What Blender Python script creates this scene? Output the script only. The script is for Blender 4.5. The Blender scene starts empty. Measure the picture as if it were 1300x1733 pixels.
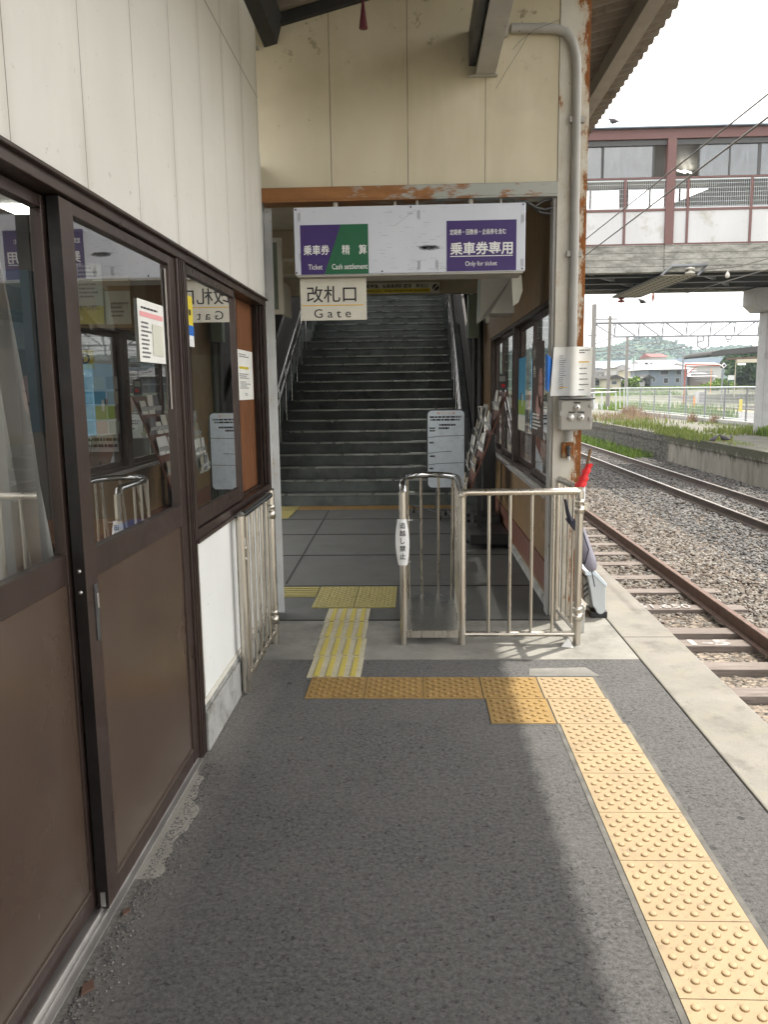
import bpy, math, random
import numpy as np
from mathutils import Vector
R = math.radians
random.seed(7); rng = np.random.default_rng(7)
S = bpy.context.scene
COL = S.collection

# ------------------------------------------------------------------ camera
FPX, CX, CY, EYE = 1350.0, 650.0, 866.5, 1.53
def _n(v): v = np.array(v, float); return v / np.linalg.norm(v)
AY = _n([53, -206.5, 1350]); AD = np.array([120, 8889, 1350.]); AD -= AD.dot(AY) * AY; AD = _n(AD)
AX = np.cross(AD, AY); AX = AX if AX[0] > 0 else -AX
def _ray(px, py):
    r = np.array([(px - CX) / FPX, (py - CY) / FPX, 1.]); return np.array([r.dot(AX), r.dot(AY), -r.dot(AD)])
def at(px, py, Y):            # point on the plane y = Y seen at that pixel
    r = _ray(px, py); t = Y / r[1]; return (r[0] * t, Y, EYE + r[2] * t)
def wx(px, py, X):            # point on the plane x = X
    r = _ray(px, py); t = X / r[0]; return (X, r[1] * t, EYE + r[2] * t)
cam = bpy.data.cameras.new('camera'); co = bpy.data.objects.new('camera', cam); COL.objects.link(co)
cam.sensor_fit = 'VERTICAL'; cam.sensor_height = 36; cam.lens = FPX / 1733 * 36
cam.clip_start = .05; cam.clip_end = 6000
from mathutils import Matrix
rt = (AX[0], AY[0], -AD[0]); dn = (AX[1], AY[1], -AD[1]); fw = (AX[2], AY[2], -AD[2])
co.matrix_world = Matrix(((rt[0], -dn[0], -fw[0], 0), (rt[1], -dn[1], -fw[1], 0), (rt[2], -dn[2], -fw[2], EYE), (0, 0, 0, 1)))
S.camera = co

# ------------------------------------------------------------------ light
SUN = Vector((.36, .30, 1)).normalized()
elev = math.asin(SUN.z); azim = math.atan2(SUN.x, SUN.y)
w = bpy.data.worlds.new('World'); S.world = w; w.use_nodes = True
nt = w.node_tree; nt.nodes.clear()
sky = nt.nodes.new('ShaderNodeTexSky'); sky.sky_type = 'NISHITA'; sky.sun_disc = False
sky.sun_elevation = elev; sky.sun_rotation = azim; sky.air_density = 1.0; sky.dust_density = 4.0; sky.ozone_density = 1.0
mixw = nt.nodes.new('ShaderNodeMix'); mixw.data_type = 'RGBA'
tc = nt.nodes.new('ShaderNodeTexCoord'); nz = nt.nodes.new('ShaderNodeTexNoise'); nz.inputs['Scale'].default_value = 2.2; nz.inputs['Detail'].default_value = 6
mp = nt.nodes.new('ShaderNodeMapping'); mp.inputs['Scale'].default_value = (1, 1, 2.5)
rp = nt.nodes.new('ShaderNodeMapRange'); rp.inputs['From Min'].default_value = .38; rp.inputs['From Max'].default_value = .62
rp.inputs['To Min'].default_value = .60; rp.inputs['To Max'].default_value = .88
nt.links.new(tc.outputs['Generated'], mp.inputs[0]); nt.links.new(mp.outputs[0], nz.inputs['Vector']); nt.links.new(nz.outputs[0], rp.inputs[0])
nt.links.new(rp.outputs[0], mixw.inputs[0]); nt.links.new(sky.outputs[0], mixw.inputs[6]); mixw.inputs[7].default_value = (13.9, 13.4, 12.6, 1)
bg = nt.nodes.new('ShaderNodeBackground'); bg.inputs[1].default_value = .10
wo = nt.nodes.new('ShaderNodeOutputWorld'); nt.links.new(mixw.outputs[2], bg.inputs[0]); nt.links.new(bg.outputs[0], wo.inputs[0])
sl = bpy.data.lights.new('sun', 'SUN'); sl.energy = 2.3; sl.angle = R(.8); sl.color = (1, .94, .84)
so = bpy.data.objects.new('sun', sl); COL.objects.link(so); so.rotation_euler = SUN.to_track_quat('Z', 'Y').to_euler()
S.view_settings.view_transform = 'Standard'; S.view_settings.look = 'None'; S.view_settings.gamma = 1
S.view_settings.exposure = 1.5
S.cycles.max_bounces = 8; S.cycles.diffuse_bounces = 5; S.cycles.glossy_bounces = 4; S.cycles.transparent_max_bounces = 12
S.cycles.sample_clamp_indirect = 8; S.cycles.caustics_reflective = False; S.cycles.caustics_refractive = False

# ------------------------------------------------------------------ materials
class G:
    def __init__(s, name):
        s.m = bpy.data.materials.new(name); s.m.use_nodes = True; s.t = s.m.node_tree; s.t.nodes.clear()
        s.out = s.n('OutputMaterial'); s.pos = s.n('NewGeometry').outputs['Position']
    def n(s, kind, **kw):
        o = s.t.nodes.new('ShaderNode' + kind)
        for k, v in kw.items(): setattr(o, k, v)
        return o
    def put(s, inp, v):
        if hasattr(v, 'is_linked') or hasattr(v, 'links'): s.t.links.new(v, inp)
        else:
            if isinstance(v, (tuple, list)) and len(v) == 3 and inp.type == 'RGBA': v = (*v, 1)
            inp.default_value = v
    def math(s, op, a, b=0., c=None):
        o = s.n('Math', operation=op); s.put(o.inputs[0], a); s.put(o.inputs[1], b)
        if c is not None: s.put(o.inputs[2], c)
        return o.outputs[0]
    def map(s, scale=(1, 1, 1), v=None):
        o = s.n('Mapping'); s.put(o.inputs[0], v or s.pos); o.inputs['Scale'].default_value = scale; return o.outputs[0]
    def noise(s, scale, detail=4, stretch=None, rough=.55, w=None):
        o = s.n('TexNoise'); o.inputs['Scale'].default_value = scale; o.inputs['Detail'].default_value = detail; o.inputs['Roughness'].default_value = rough
        s.put(o.inputs['Vector'], s.map(stretch) if stretch else s.pos); return o.outputs[0]
    def vor(s, scale, feature='F1', out='Distance', stretch=None):
        o = s.n('TexVoronoi', feature=feature); o.inputs['Scale'].default_value = scale
        s.put(o.inputs['Vector'], s.map(stretch) if stretch else s.pos); return o.outputs[out]
    def rng(s, v, a, b, c=0., d=1.):
        o = s.n('MapRange'); s.put(o.inputs[0], v)
        for i, x in enumerate((a, b, c, d)): o.inputs[i + 1].default_value = x
        return o.outputs[0]
    def mix(s, f, a, b, bt='MIX'):
        o = s.n('Mix', data_type='RGBA', blend_type=bt); s.put(o.inputs[0], f); s.put(o.inputs[6], a); s.put(o.inputs[7], b); return o.outputs[2]
    def xyz(s):
        o = s.n('SeparateXYZ'); s.put(o.inputs[0], s.pos); return o.outputs
    def bump(s, h, strength=.3, dist=.01, prev=None):
        o = s.n('Bump'); o.inputs['Strength'].default_value = strength; o.inputs['Distance'].default_value = dist; s.put(o.inputs['Height'], h)
        if prev is not None: s.put(o.inputs['Normal'], prev)
        return o.outputs[0]
    def bsdf(s, col, rough=.6, metal=0., nrm=None, spec=.5, **kw):
        b = s.n('BsdfPrincipled'); s.put(b.inputs['Base Color'], col); s.put(b.inputs['Roughness'], rough); s.put(b.inputs['Metallic'], metal)
        s.put(b.inputs['Specular IOR Level'], spec)
        if nrm is not None: s.put(b.inputs['Normal'], nrm)
        for k, v in kw.items(): s.put(b.inputs[k], v)
        s.t.links.new(b.outputs[0], s.out.inputs[0]); return s.m
def sc(c, f): return tuple(min(1, x * f) for x in c)
def basic(name, col, rough=.6, metal=0., var=.18, vs=5., bump=.08, bs=60., spec=.5, dirt=None, stretch=None):
    g = G(name); n = g.noise(vs, 5, stretch)
    c = g.mix(g.rng(n, .3, .7), sc(col, 1 - var), sc(col, 1 + var))
    if dirt: c = g.mix(g.rng(g.noise(dirt[1], 6, None, .7), dirt[2], dirt[2] + .12), c, dirt[0])
    nr = g.bump(g.noise(bs, 4), bump, .004) if bump else None
    rr = g.rng(g.noise(vs * 2, 3), .3, .7, max(.03, rough - .07), rough + .07)
    return g.bsdf(c, rr, metal, nr, spec)
MT = {}
def asphalt():
    g = G('asphalt')
    big = g.noise(1.7, 6, None, .65); h = g.noise(62, 7, None, .80); f = g.noise(170, 4, None, .8); pit = g.noise(40, 6, None, .8)
    vc = g.vor(150., out='Color'); sep = g.n('SeparateColor'); g.put(sep.inputs[0], vc)
    c = g.mix(g.rng(h, .38, .60), (.048, .048, .048), (.185, .182, .178))
    c = g.mix(g.math('MULTIPLY', g.rng(sep.outputs[0], .2, 1), .35), c, g.mix(sep.outputs[1], (.035, .035, .035), (.20, .195, .185)))
    c = g.mix(g.rng(f, .60, .68, 0, .55), c, (.26, .25, .24))
    c = g.mix(g.rng(pit, .565, .60, 0, .92), c, (.014, .014, .014)); c = g.mix(g.rng(g.noise(85, 4, None, .8), .60, .63, 0, .9), c, (.015, .015, .015))
    c = g.mix(g.rng(big, .35, .68, .0, .34), c, (.20, .193, .183))
    c = g.mix(g.rng(g.noise(4.5, 7, None, .75), .56, .70, 0, .45), c, (.060, .058, .056))
    sp = g.vor(2.3, 'F1'); c = g.mix(g.math('MULTIPLY', g.math('LESS_THAN', sp, .035), .8), c, (.03, .03, .03))
    x, y, z = g.xyz(); edge = g.math('MULTIPLY', g.rng(g.math('ADD', x, g.rng(g.noise(9, 6, None, .7), 0, 1, -.10, .10)), -.70, -.86), .75)
    c = g.mix(edge, c, g.mix(g.rng(h, .35, .65), (.13, .125, .115), (.34, .32, .29)))
    b = g.bump(h, 1., .014); b = g.bump(pit, .6, -.010, b); b = g.bump(f, .7, .004, b)
    return g.bsdf(c, g.rng(h, .3, .7, .70, .92), 0, b, .4)
MT['asphalt'] = asphalt()
def concrete(name, a, b, dark=(.12, .115, .10), ds=3., thr=.56, speck=True, moss=None, rough=.85):
    g = G(name); c = g.mix(g.rng(g.noise(3.3, 6, None, .65), .32, .68), a, b)
    c = g.mix(g.rng(g.noise(ds, 7, None, .72), thr, thr + .16, 0, .8), c, dark)
    if speck: c = g.mix(g.rng(g.noise(160, 3, None, .7), .55, .7, 0, .5), c, sc(a, .55))
    if moss: c = g.mix(g.rng(g.noise(6, 6, None, .7), .50, .62, 0, .7), c, moss)
    nb = g.bump(g.noise(150, 4, None, .7), .35, .004); nb = g.bump(g.noise(14, 5), .3, .006, nb)
    return g.bsdf(c, rough, 0, nb, .35)
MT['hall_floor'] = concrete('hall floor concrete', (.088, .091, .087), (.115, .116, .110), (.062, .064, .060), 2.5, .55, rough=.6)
MT['apron'] = concrete('pale worn concrete', (.24, .23, .20), (.32, .305, .27), (.16, .15, .13), 5, .56)
MT['coping'] = concrete('coping concrete', (.19, .18, .16), (.255, .24, .215), (.13, .12, .105), 4, .53, moss=(.235, .225, .18))
MT['foundation'] = concrete('foundation concrete', (.27, .27, .255), (.38, .38, .36), (.12, .115, .095), 5, .5)
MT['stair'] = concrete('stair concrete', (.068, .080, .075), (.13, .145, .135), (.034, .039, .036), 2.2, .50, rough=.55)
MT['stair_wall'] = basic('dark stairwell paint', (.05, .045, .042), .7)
def platwall(name):
    g = G(name); x, y, z = g.xyz()
    c = g.mix(g.rng(g.noise(3, 6, (1, 1, .25), .7), .35, .65), (.17, .16, .13), (.32, .30, .26))
    top = g.rng(g.math('ADD', z, g.rng(g.noise(5, 5, (1, 1, .2)), .3, .7, -.16, .16)), -.42, -.25)
    c = g.mix(top, c, g.mix(g.noise(20, 4), (.03, .03, .022), (.12, .12, .075)))
    far = g.rng(g.math('ADD', y, g.rng(g.noise(2, 3), .3, .7, -.6, .6)), 26.6, 27.2)
    st = g.vor(3.2, 'DISTANCE_TO_EDGE', 'Distance', (1, 1, 1.6))
    c2 = g.mix(g.rng(st, .02, .07), (.015, .015, .013), g.mix(g.noise(9, 5, (1, 1, .4)), (.04, .04, .034), (.15, .14, .12)))
    c = g.mix(far, c, c2)
    return g.bsdf(c, .9, 0, g.bump(g.noise(40, 4), .5, .02), .3)
MT['platwall'] = platwall('weathered platform wall')
def siding(name, a, b, off, pitch, axis, seam_z=None, stain=(.30, .25, .16), yellow=0., top=None):
    g = G(name); p = g.xyz(); q = p[axis]
    c = g.mix(g.rng(g.noise(2.0, 4), .3, .7), a, b)
    st = (9, 9, .35)
    c = g.mix(g.rng(g.noise(1.1, 5, (2.2, 2.2, .4), .6), .5, .78, 0, .35), c, stain)
    c = g.mix(g.rng(g.noise(30, 4, None, .7), .66, .72, 0, .5), c, sc(stain, .6))
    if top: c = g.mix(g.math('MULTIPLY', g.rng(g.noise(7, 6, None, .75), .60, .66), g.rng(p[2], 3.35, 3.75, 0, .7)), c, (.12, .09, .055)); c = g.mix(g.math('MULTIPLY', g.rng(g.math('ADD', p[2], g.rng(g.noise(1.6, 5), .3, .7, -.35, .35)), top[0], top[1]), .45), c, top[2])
    fr = g.math('FRACT', g.math('DIVIDE', g.math('SUBTRACT', q, off), pitch))
    wob = g.rng(g.noise(6, 3), 0, 1, .4, 1.4)
    ln = g.math('LESS_THAN', fr, g.math('MULTIPLY', .011, wob))
    if seam_z is not None:
        ln2 = g.math('LESS_THAN', g.math('ABSOLUTE', g.math('SUBTRACT', p[2], seam_z)), .0035); ln = g.math('MAXIMUM', ln, ln2)
    c = g.mix(g.math('MULTIPLY', ln, .8), c, (.09, .07, .05))
    near = g.rng(g.math('ABSOLUTE', g.math('SUBTRACT', g.math('FRACT', g.math('ADD', fr, .5)), .5)), .0, .12, .22, 0)
    c = g.mix(g.math('MULTIPLY', near, g.rng(g.noise(2.5, 4, (4, 4, .6)), .45, .6)), c, stain)
    nb = g.bump(g.noise(120, 3), .12, .003)
    nb = g.bump(g.math('MULTIPLY', ln, -1.), .8, .004, nb)
    return g.bsdf(c, .55, 0, nb, .4)
MT['left_wall'] = siding('office wall panels', (.60, .585, .545), (.66, .645, .605), 2.33, .438, 1, 3.245, (.33, .30, .235))
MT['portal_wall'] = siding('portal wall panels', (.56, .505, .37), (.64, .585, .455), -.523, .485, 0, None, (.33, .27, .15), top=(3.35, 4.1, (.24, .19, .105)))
MT['lower_wall'] = siding('lower white panel', (.68, .69, .67), (.74, .75, .73), 3.25, 2.2, 1, None, (.5, .47, .38))
MT['hall_white'] = basic('hall ceiling board', (.36, .33, .26), .7, var=.12)
MT['hall_beam'] = basic('hall beam paint', (.40, .36, .28), .6, var=.15)
MT['ochre'] = basic('ochre brown wall', (.19, .115, .048), .5, var=.22, vs=3, dirt=((.10, .06, .03), 3, .58))
def painted_rust(name, paint, mx=None, thr=.58, orange=(.24, .085, .02)):
    g = G(name); n = g.noise(7, 8, (1, 1, .45), .78); n2 = g.noise(34, 6, (1, 1, .7), .75)
    m = n
    if mx is not None:
        x = g.xyz()[0]; m = g.math('ADD', n, g.rng(x, mx[0], mx[1], mx[2], mx[3]))
    f = g.math('MAXIMUM', g.rng(m, thr, thr + .05), g.rng(n2, .655, .67))
    c = g.mix(g.rng(g.noise(5, 5), .3, .7), sc(paint, .82), paint)
    c = g.mix(g.rng(m, thr - .10, thr, 0, .45), c, (.42, .30, .17))
    rc = g.mix(g.noise(25, 5), sc(orange, .45), sc(orange, 1.5))
    c = g.mix(f, c, rc)
    return g.bsdf(c, g.rng(f, 0, 1, .45, .85), 0, g.bump(g.math('ADD', g.noise(70, 4), g.math('MULTIPLY', f, -1.)), .3, .002), .4)
MT['column'] = painted_rust('rusting cream paint', (.60, .575, .51), (.96, 1.09, -.06, .17), .585)
MT['post'] = painted_rust('peeling pale blue paint', (.57, .58, .58), None, .66, (.16, .08, .04))
def beam():
    g = G('rusted portal beam'); x = g.xyz()[0]
    m = g.math('ADD', g.noise(4, 7, (1, 3, 3), .75), g.rng(x, -.6, .5, .22, -.03))
    c = g.mix(g.rng(m, .52, .60), (.36, .37, .34), g.mix(g.noise(9, 6, (.5, 2, 2), .7), (.13, .045, .012), (.42, .19, .06)))
    return g.bsdf(c, .65, 0, g.bump(g.noise(60, 4), .3, .002))
MT['beam'] = beam()
MT['steel_paint'] = painted_rust('grey painted steel', (.40, .39, .37), None, .70, (.14, .06, .02))
MT['roof_sheet'] = basic('brown corrugated sheet', (.17, .145, .115), .6, var=.3, vs=2, dirt=((.08, .06, .04), 2, .52))
MT['purlin'] = basic('grey brown purlin', (.34, .32, .28), .6, var=.15)
def brownal(name, c=(.050, .033, .028), r=.33):
    g = G(name); n = g.noise(3, 4)
    cc = g.mix(g.rng(n, .3, .7), sc(c, .85), sc(c, 1.2)); cc = g.mix(g.rng(g.noise(90, 4, (1, 1, .15), .7), .74, .77, 0, .6), cc, (.3, .27, .25))
    cc = g.mix(g.rng(g.noise(7, 6, None, .7), .58, .74, 0, .12), cc, (.12, .10, .085))
    return g.bsdf(cc, g.rng(g.noise(12, 5), .3, .7, r - .06, r + .12), .35, g.bump(g.noise(4, 2), .06, .01), .5)
MT['bronze'] = brownal('dark bronze aluminium'); MT['bronze_edge'] = brownal('black bronze edge', (.012, .010, .010), .4)
kg = G('brown door panel'); kc = kg.mix(kg.rng(kg.noise(2.5, 5), .3, .7), (.070, .046, .034), (.090, .062, .046)); kc = kg.mix(kg.rng(kg.noise(60, 5, (1, .35, .05), .7), .735, .75, 0, .6), kc, (.30, .26, .22)); kc = kg.mix(kg.rng(kg.xyz()[2], .30, .05, 0, .35), kc, (.13, .115, .10))
MT['kick'] = kg.bsdf(kc, kg.rng(kg.noise(5, 5, (1, 1, .4)), .3, .7, .20, .29), .15, None, .5)
MT['alu'] = basic('anodised aluminium', (.55, .54, .52), .35, .8, var=.1)
def steel(name, col, r=.28):
    g = G(name); n = g.noise(3, 4, (1, 1, .3)); c = g.mix(g.rng(n, .3, .7), sc(col, .82), sc(col, 1.1))
    return g.bsdf(c, g.rng(g.noise(40, 4, (1, 1, .08)), .3, .7, r - .08, r + .12), 1., g.bump(g.noise(200, 2, (1, 1, .05)), .03, .001))
MT['stainless'] = steel('brushed stainless', (.56, .52, .46), .30); MT['polished'] = steel('polished stainless', (.42, .42, .42), .13)
MT['plate'] = steel('dull steel plate', (.30, .31, .30), .34)
def glass(name, tint=(.93, .96, .95), ior=1.5, dirt=.05, k=3.0, back=None):
    g = G(name); body = back or (.5, .5, .48); fr = g.n('Fresnel'); fr.inputs[0].default_value = ior
    tr = g.n('BsdfTransparent'); tr.inputs[0].default_value = (*tint, 1); gl = g.n('BsdfGlossy'); gl.inputs['Roughness'].default_value = .0
    gl.inputs['Color'].default_value = (1, 1, 1, 1)
    df = g.n('BsdfDiffuse'); df.inputs[0].default_value = (*body, 1)
    f2 = g.math('MULTIPLY', fr.outputs[0], k); f2 = g.math('MINIMUM', f2, .95)
    a = g.n('MixShader'); g.put(a.inputs[0], g.rng(g.noise(8, 6, (1, 1, .3), .7), .45, .8, dirt * .15, dirt)); g.t.links.new(tr.outputs[0], a.inputs[1]); g.t.links.new(df.outputs[0], a.inputs[2])
    m = g.n('MixShader'); g.put(m.inputs[0], f2); g.t.links.new(a.outputs[0], m.inputs[1]); g.t.links.new(gl.outputs[0], m.inputs[2])
    g.t.links.new(m.outputs[0], g.out.inputs[0]); return g.m
MT['glass'] = glass('window glass'); MT['glass_side'] = glass('hall window glass', (.95, .97, .96), 1.35, .06, .8); MT['glass_dark'] = glass('bridge window glass', (.42, .52, .62), 1.7, .35, 2., (.30, .36, .44))
def plain(name, col, rough=.5, metal=0., bump=0., spec=.5, var=.06, vs=9.):
    return basic(name, col, rough, metal, var, vs, bump, 80, spec)
def emit(name, col, st):
    g = G(name); e = g.n('Emission'); e.inputs[0].default_value = (*col, 1); e.inputs[1].default_value = st; g.t.links.new(e.outputs[0], g.out.inputs[0]); return g.m
for k, c, r in [('black', (.012, .012, .013), .45), ('blackmatt', (.02, .02, .02), .8), ('white', (.72, .73, .74), .5), ('offwhite', (.62, .60, .53), .6), ('paper', (.74, .74, .71), .8),
                ('paper2', (.60, .60, .52), .8), ('purple', (.034, .011, .125), .5), ('green', (.002, .10, .04), .5), ('yellow', (.62, .50, .03), .5), ('amber', (.70, .42, .02), .5), ('ink', (.015, .015, .018), .6),
                ('greyink', (.16, .16, .17), .7), ('pink', (.75, .35, .36), .7), ('blue', (.01, .13, .50), .45), ('teal', (.008, .05, .075), .6), ('red', (.72, .02, .025), .6), ('wood', (.17, .07, .028), .5),
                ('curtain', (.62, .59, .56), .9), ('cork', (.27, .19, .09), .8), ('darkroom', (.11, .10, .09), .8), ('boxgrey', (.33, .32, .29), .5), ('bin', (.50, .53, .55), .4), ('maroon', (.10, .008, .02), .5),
                ('whiteboard', (.70, .78, .86), .3), ('sidebrown', (.14, .055, .035), .5), ('umbrella', (.24, .23, .28), .7), ('navy', (.03, .03, .05), .7), ('skyblue', (.06, .30, .50), .5), ('grass_print', (.25, .38, .05), .5),
                ('skin_print', (.45, .24, .20), .5), ('poster_dark', (.075, .045, .035), .4), ('pocket', (.42, .42, .40), .25), ('greenplate', (.20, .25, .20), .5), ('steeldark', (.05, .05, .052), .5),
                ('bridge_brown', (.135, .062, .058), .55), ('bridge_panel', (.66, .67, .70), .5), ('gantry', (.20, .21, .23), .6), ('wire', (.14, .13, .12), .5), ('insulator', (.55, .53, .48), .35),
                ('perf', (.46, .43, .34), .6), ('dot', (.04, .035, .03), .8), ('orange', (.75, .26, .02), .6), ('redpost', (.33, .07, .04), .6), ('bird', (.06, .055, .06), .8), ('leafbrown', (.10, .055, .038), .8), ('cigar', (.35, .30, .22), .5)]:
    MT[k] = plain(k + ' finish', c, r)
def foliage(name, a, b):
    g = G(name); rd = g.n('NewGeometry').outputs['Random Per Island']; c = g.mix(rd, a, b)
    return g.bsdf(c, .7, 0, None, .3)
MT['leaf'] = foliage('dark leaves', (.018, .045, .012), (.06, .11, .03)); MT['leaf2'] = foliage('bright weeds', (.07, .14, .015), (.20, .29, .045))
MT['grass'] = foliage('yellow green grass', (.10, .155, .02), (.25, .28, .07)); MT['dry'] = foliage('dry brown weeds', (.20, .13, .09), (.38, .28, .19))
MT['forest'] = foliage('hill forest', (.018, .052, .036), (.045, .095, .055)); MT['bark'] = plain('bark', (.09, .07, .05), .9)
def stones(name, pal):
    g = G(name); rd = g.n('NewGeometry').outputs['Random Per Island']
    cr = g.n('ValToRGB'); cr.color_ramp.interpolation = 'CONSTANT'; g.put(cr.inputs[0], rd)
    els = cr.color_ramp.elements
    for i, c in enumerate(pal):
        e = els[i] if i < 2 else els.new(i / len(pal)); e.position = i / len(pal); e.color = (*c, 1)
    c = g.mix(g.rng(g.noise(60, 4), .3, .7, 0, .5), cr.outputs[0], sc(pal[0], .6))
    return g.bsdf(c, .85, 0, g.bump(g.noise(90, 3), .3, .004), .35)
PT = [(.26, .20, .145), (.36, .30, .23), (.19, .13, .085), (.42, .37, .31), (.30, .20, .125), (.24, .22, .19), (.33, .26, .19), (.15, .12, .10), (.46, .42, .36)]
PG = [(.17, .165, .16), (.24, .235, .23), (.11, .11, .11), (.30, .29, .28), (.20, .18, .16), (.14, .135, .135), (.26, .24, .22)]
PT = [tuple(.62 * (.62 * q + .38 * sum(c) / 3) for q in c) for c in PT]; PG = [sc(c, .68) for c in PG]
MT['stone_tan'] = stones('tan ballast', PT); MT['stone_grey'] = stones('grey ballast', PG)
def ballbase(name, a, b):
    g = G(name); v = g.n('TexVoronoi'); v.inputs['Scale'].default_value = 22; g.put(v.inputs['Vector'], g.pos)
    sep = g.n('SeparateColor'); g.put(sep.inputs[0], v.outputs['Color'])
    c = g.mix(sep.outputs[0], a, b); c = g.mix(g.rng(v.outputs['Distance'], .5, .8), c, (.03, .028, .025))
    return g.bsdf(c, .9, 0, g.bump(v.outputs['Distance'], -1., .03), .3)
MT['ballast_base'] = ballbase('ballast bed', (.12, .10, .08), (.30, .25, .20)); MT['ballast_far'] = ballbase('grey ballast bed', (.09, .09, .095), (.21, .21, .215))
def woodm(name, a, b, st=(.6, 9, 9)):
    g = G(name); n = g.noise(5, 6, st, .7); c = g.mix(g.rng(n, .3, .7), a, b); c = g.mix(g.rng(g.noise(14, 5, (.3, 6, 6), .7), .6, .66, 0, .8), c, sc(a, .3))
    return g.bsdf(c, .85, 0, g.bump(n, .6, .008), .3)
MT['sleeper'] = woodm('weathered sleeper timber', (.115, .095, .082), (.25, .215, .195))
MT['plywood'] = woodm('stained plywood', (.10, .034, .013), (.20, .085, .034), (3, 3, .7))
MT['desk'] = woodm('desk drawers', (.16, .09, .04), (.24, .14, .07))
MT['rail_rust'] = basic('rusty rail', (.135, .088, .070), .75, .1, var=.25, vs=8, dirt=((.10, .05, .035), 9, .55))
MT['rail_top'] = basic('worn rail head', (.27, .235, .21), .35, .7, var=.15)
MT['mortar'] = basic('dark tile bedding mortar', (.115, .11, .10), .9, var=.35, vs=14, bump=.5, bs=120)
def tile(name, c, wear):
    g = G(name); n = g.noise(4, 6, None, .7); x = g.mix(g.rng(n, .3, .7), sc(c, .88), sc(c, 1.08)); x = g.mix(g.rng(g.noise(11, 6, None, .7), .52, .68, 0, .5), x, wear)
    x = g.mix(g.rng(g.noise(26, 6, None, .75), .56, .64, 0, .55), x, sc(wear, .7)); x = g.mix(g.rng(g.noise(120, 3, None, .7), .64, .70, 0, .8), x, sc(c, .25))
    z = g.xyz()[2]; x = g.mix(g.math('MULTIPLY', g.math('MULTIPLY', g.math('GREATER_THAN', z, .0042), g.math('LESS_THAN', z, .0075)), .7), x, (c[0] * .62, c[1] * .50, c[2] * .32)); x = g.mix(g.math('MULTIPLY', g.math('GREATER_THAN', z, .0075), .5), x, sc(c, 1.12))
    return g.bsdf(x, .6, 0, g.bump(g.noise(200, 3), .15, .002), .4)
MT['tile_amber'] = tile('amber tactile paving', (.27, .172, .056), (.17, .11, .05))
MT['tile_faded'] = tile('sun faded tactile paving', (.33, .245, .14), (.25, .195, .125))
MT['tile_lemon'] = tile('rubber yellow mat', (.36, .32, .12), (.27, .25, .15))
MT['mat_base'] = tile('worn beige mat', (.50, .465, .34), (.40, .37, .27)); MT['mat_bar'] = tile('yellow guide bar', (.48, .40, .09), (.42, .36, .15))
def signface():
    g = G('scuffed white sign face'); n = g.noise(26, 6, (.35, 1, 3.2), .72)
    c = g.mix(g.rng(g.noise(3, 4), .3, .7), (.53, .56, .65), (.60, .63, .71)); c = g.mix(g.rng(n, .665, .69, 0, .75), c, (.20, .20, .22))
    c = g.mix(g.rng(g.noise(90, 4, (.3, 1, 1.5), .7), .71, .73, 0, .6), c, (.2, .2, .2))
    return g.bsdf(c, .3, 0, g.bump(n, .2, .002))
MT['signface'] = signface()
def girder():
    g = G('board marked bridge concrete'); x, y, z = g.xyz()
    c = g.mix(g.rng(g.noise(2.5, 7, (1, 1, 3), .75), .35, .65), (.13, .13, .115), (.40, .39, .36))
    fr = g.math('FRACT', g.math('DIVIDE', z, .175)); c = g.mix(g.math('LESS_THAN', fr, .07), c, (.07, .07, .06))
    return g.bsdf(c, .9, 0, g.bump(fr, .3, .01))
MT['bridge_panel'] = basic('stained white bridge panel', (.50, .505, .52), .5, var=.08, vs=1.2, dirt=((.36, .35, .32), 1.1, .56), stretch=(1, 1, .4))
MT['girder'] = girder(); MT['pillar'] = concrete('pale pillar concrete', (.38, .38, .39), (.46, .46, .47), (.22, .22, .21), 1.5, .58)
MT['far_roof_dark'] = plain('dark roof', (.065, .062, .06), .95, spec=.1); MT['far_roof_grey'] = plain('grey roof', (.25, .24, .25), .6); MT['far_roof_white'] = plain('pale roof', (.27, .27, .28), .7)
MT['house_blue'] = plain('slate blue wall', (.21, .25, .31), .7); MT['house_beige'] = plain('beige wall', (.45, .41, .31), .7); MT['house_white'] = plain('white wall', (.40, .40, .40), .8)
MT['house_pink'] = plain('pinkish wall', (.40, .33, .31), .7); MT['shed_blue'] = plain('blue grey sheeting', (.22, .28, .36), .6); MT['roof_red'] = plain('red roof', (.19, .055, .05), .8)
MT['farpane'] = plain('dark pane', (.03, .035, .045), .2); MT['far_ground'] = basic('far yard ground', (.15, .145, .13), .9, vs=.3, bump=.2, bs=5); MT['soil'] = basic('dusty ground', (.16, .15, .10), .9, vs=.4, var=.3)
MT['pave'] = basic('pale pavement', (.14, .14, .14), .85, vs=1.5)
MT['lamp'] = emit('lit ceiling panel', (1, .97, .88), 5.); MT['tube'] = emit('lit tube', (1, .96, .85), 3.)
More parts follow.
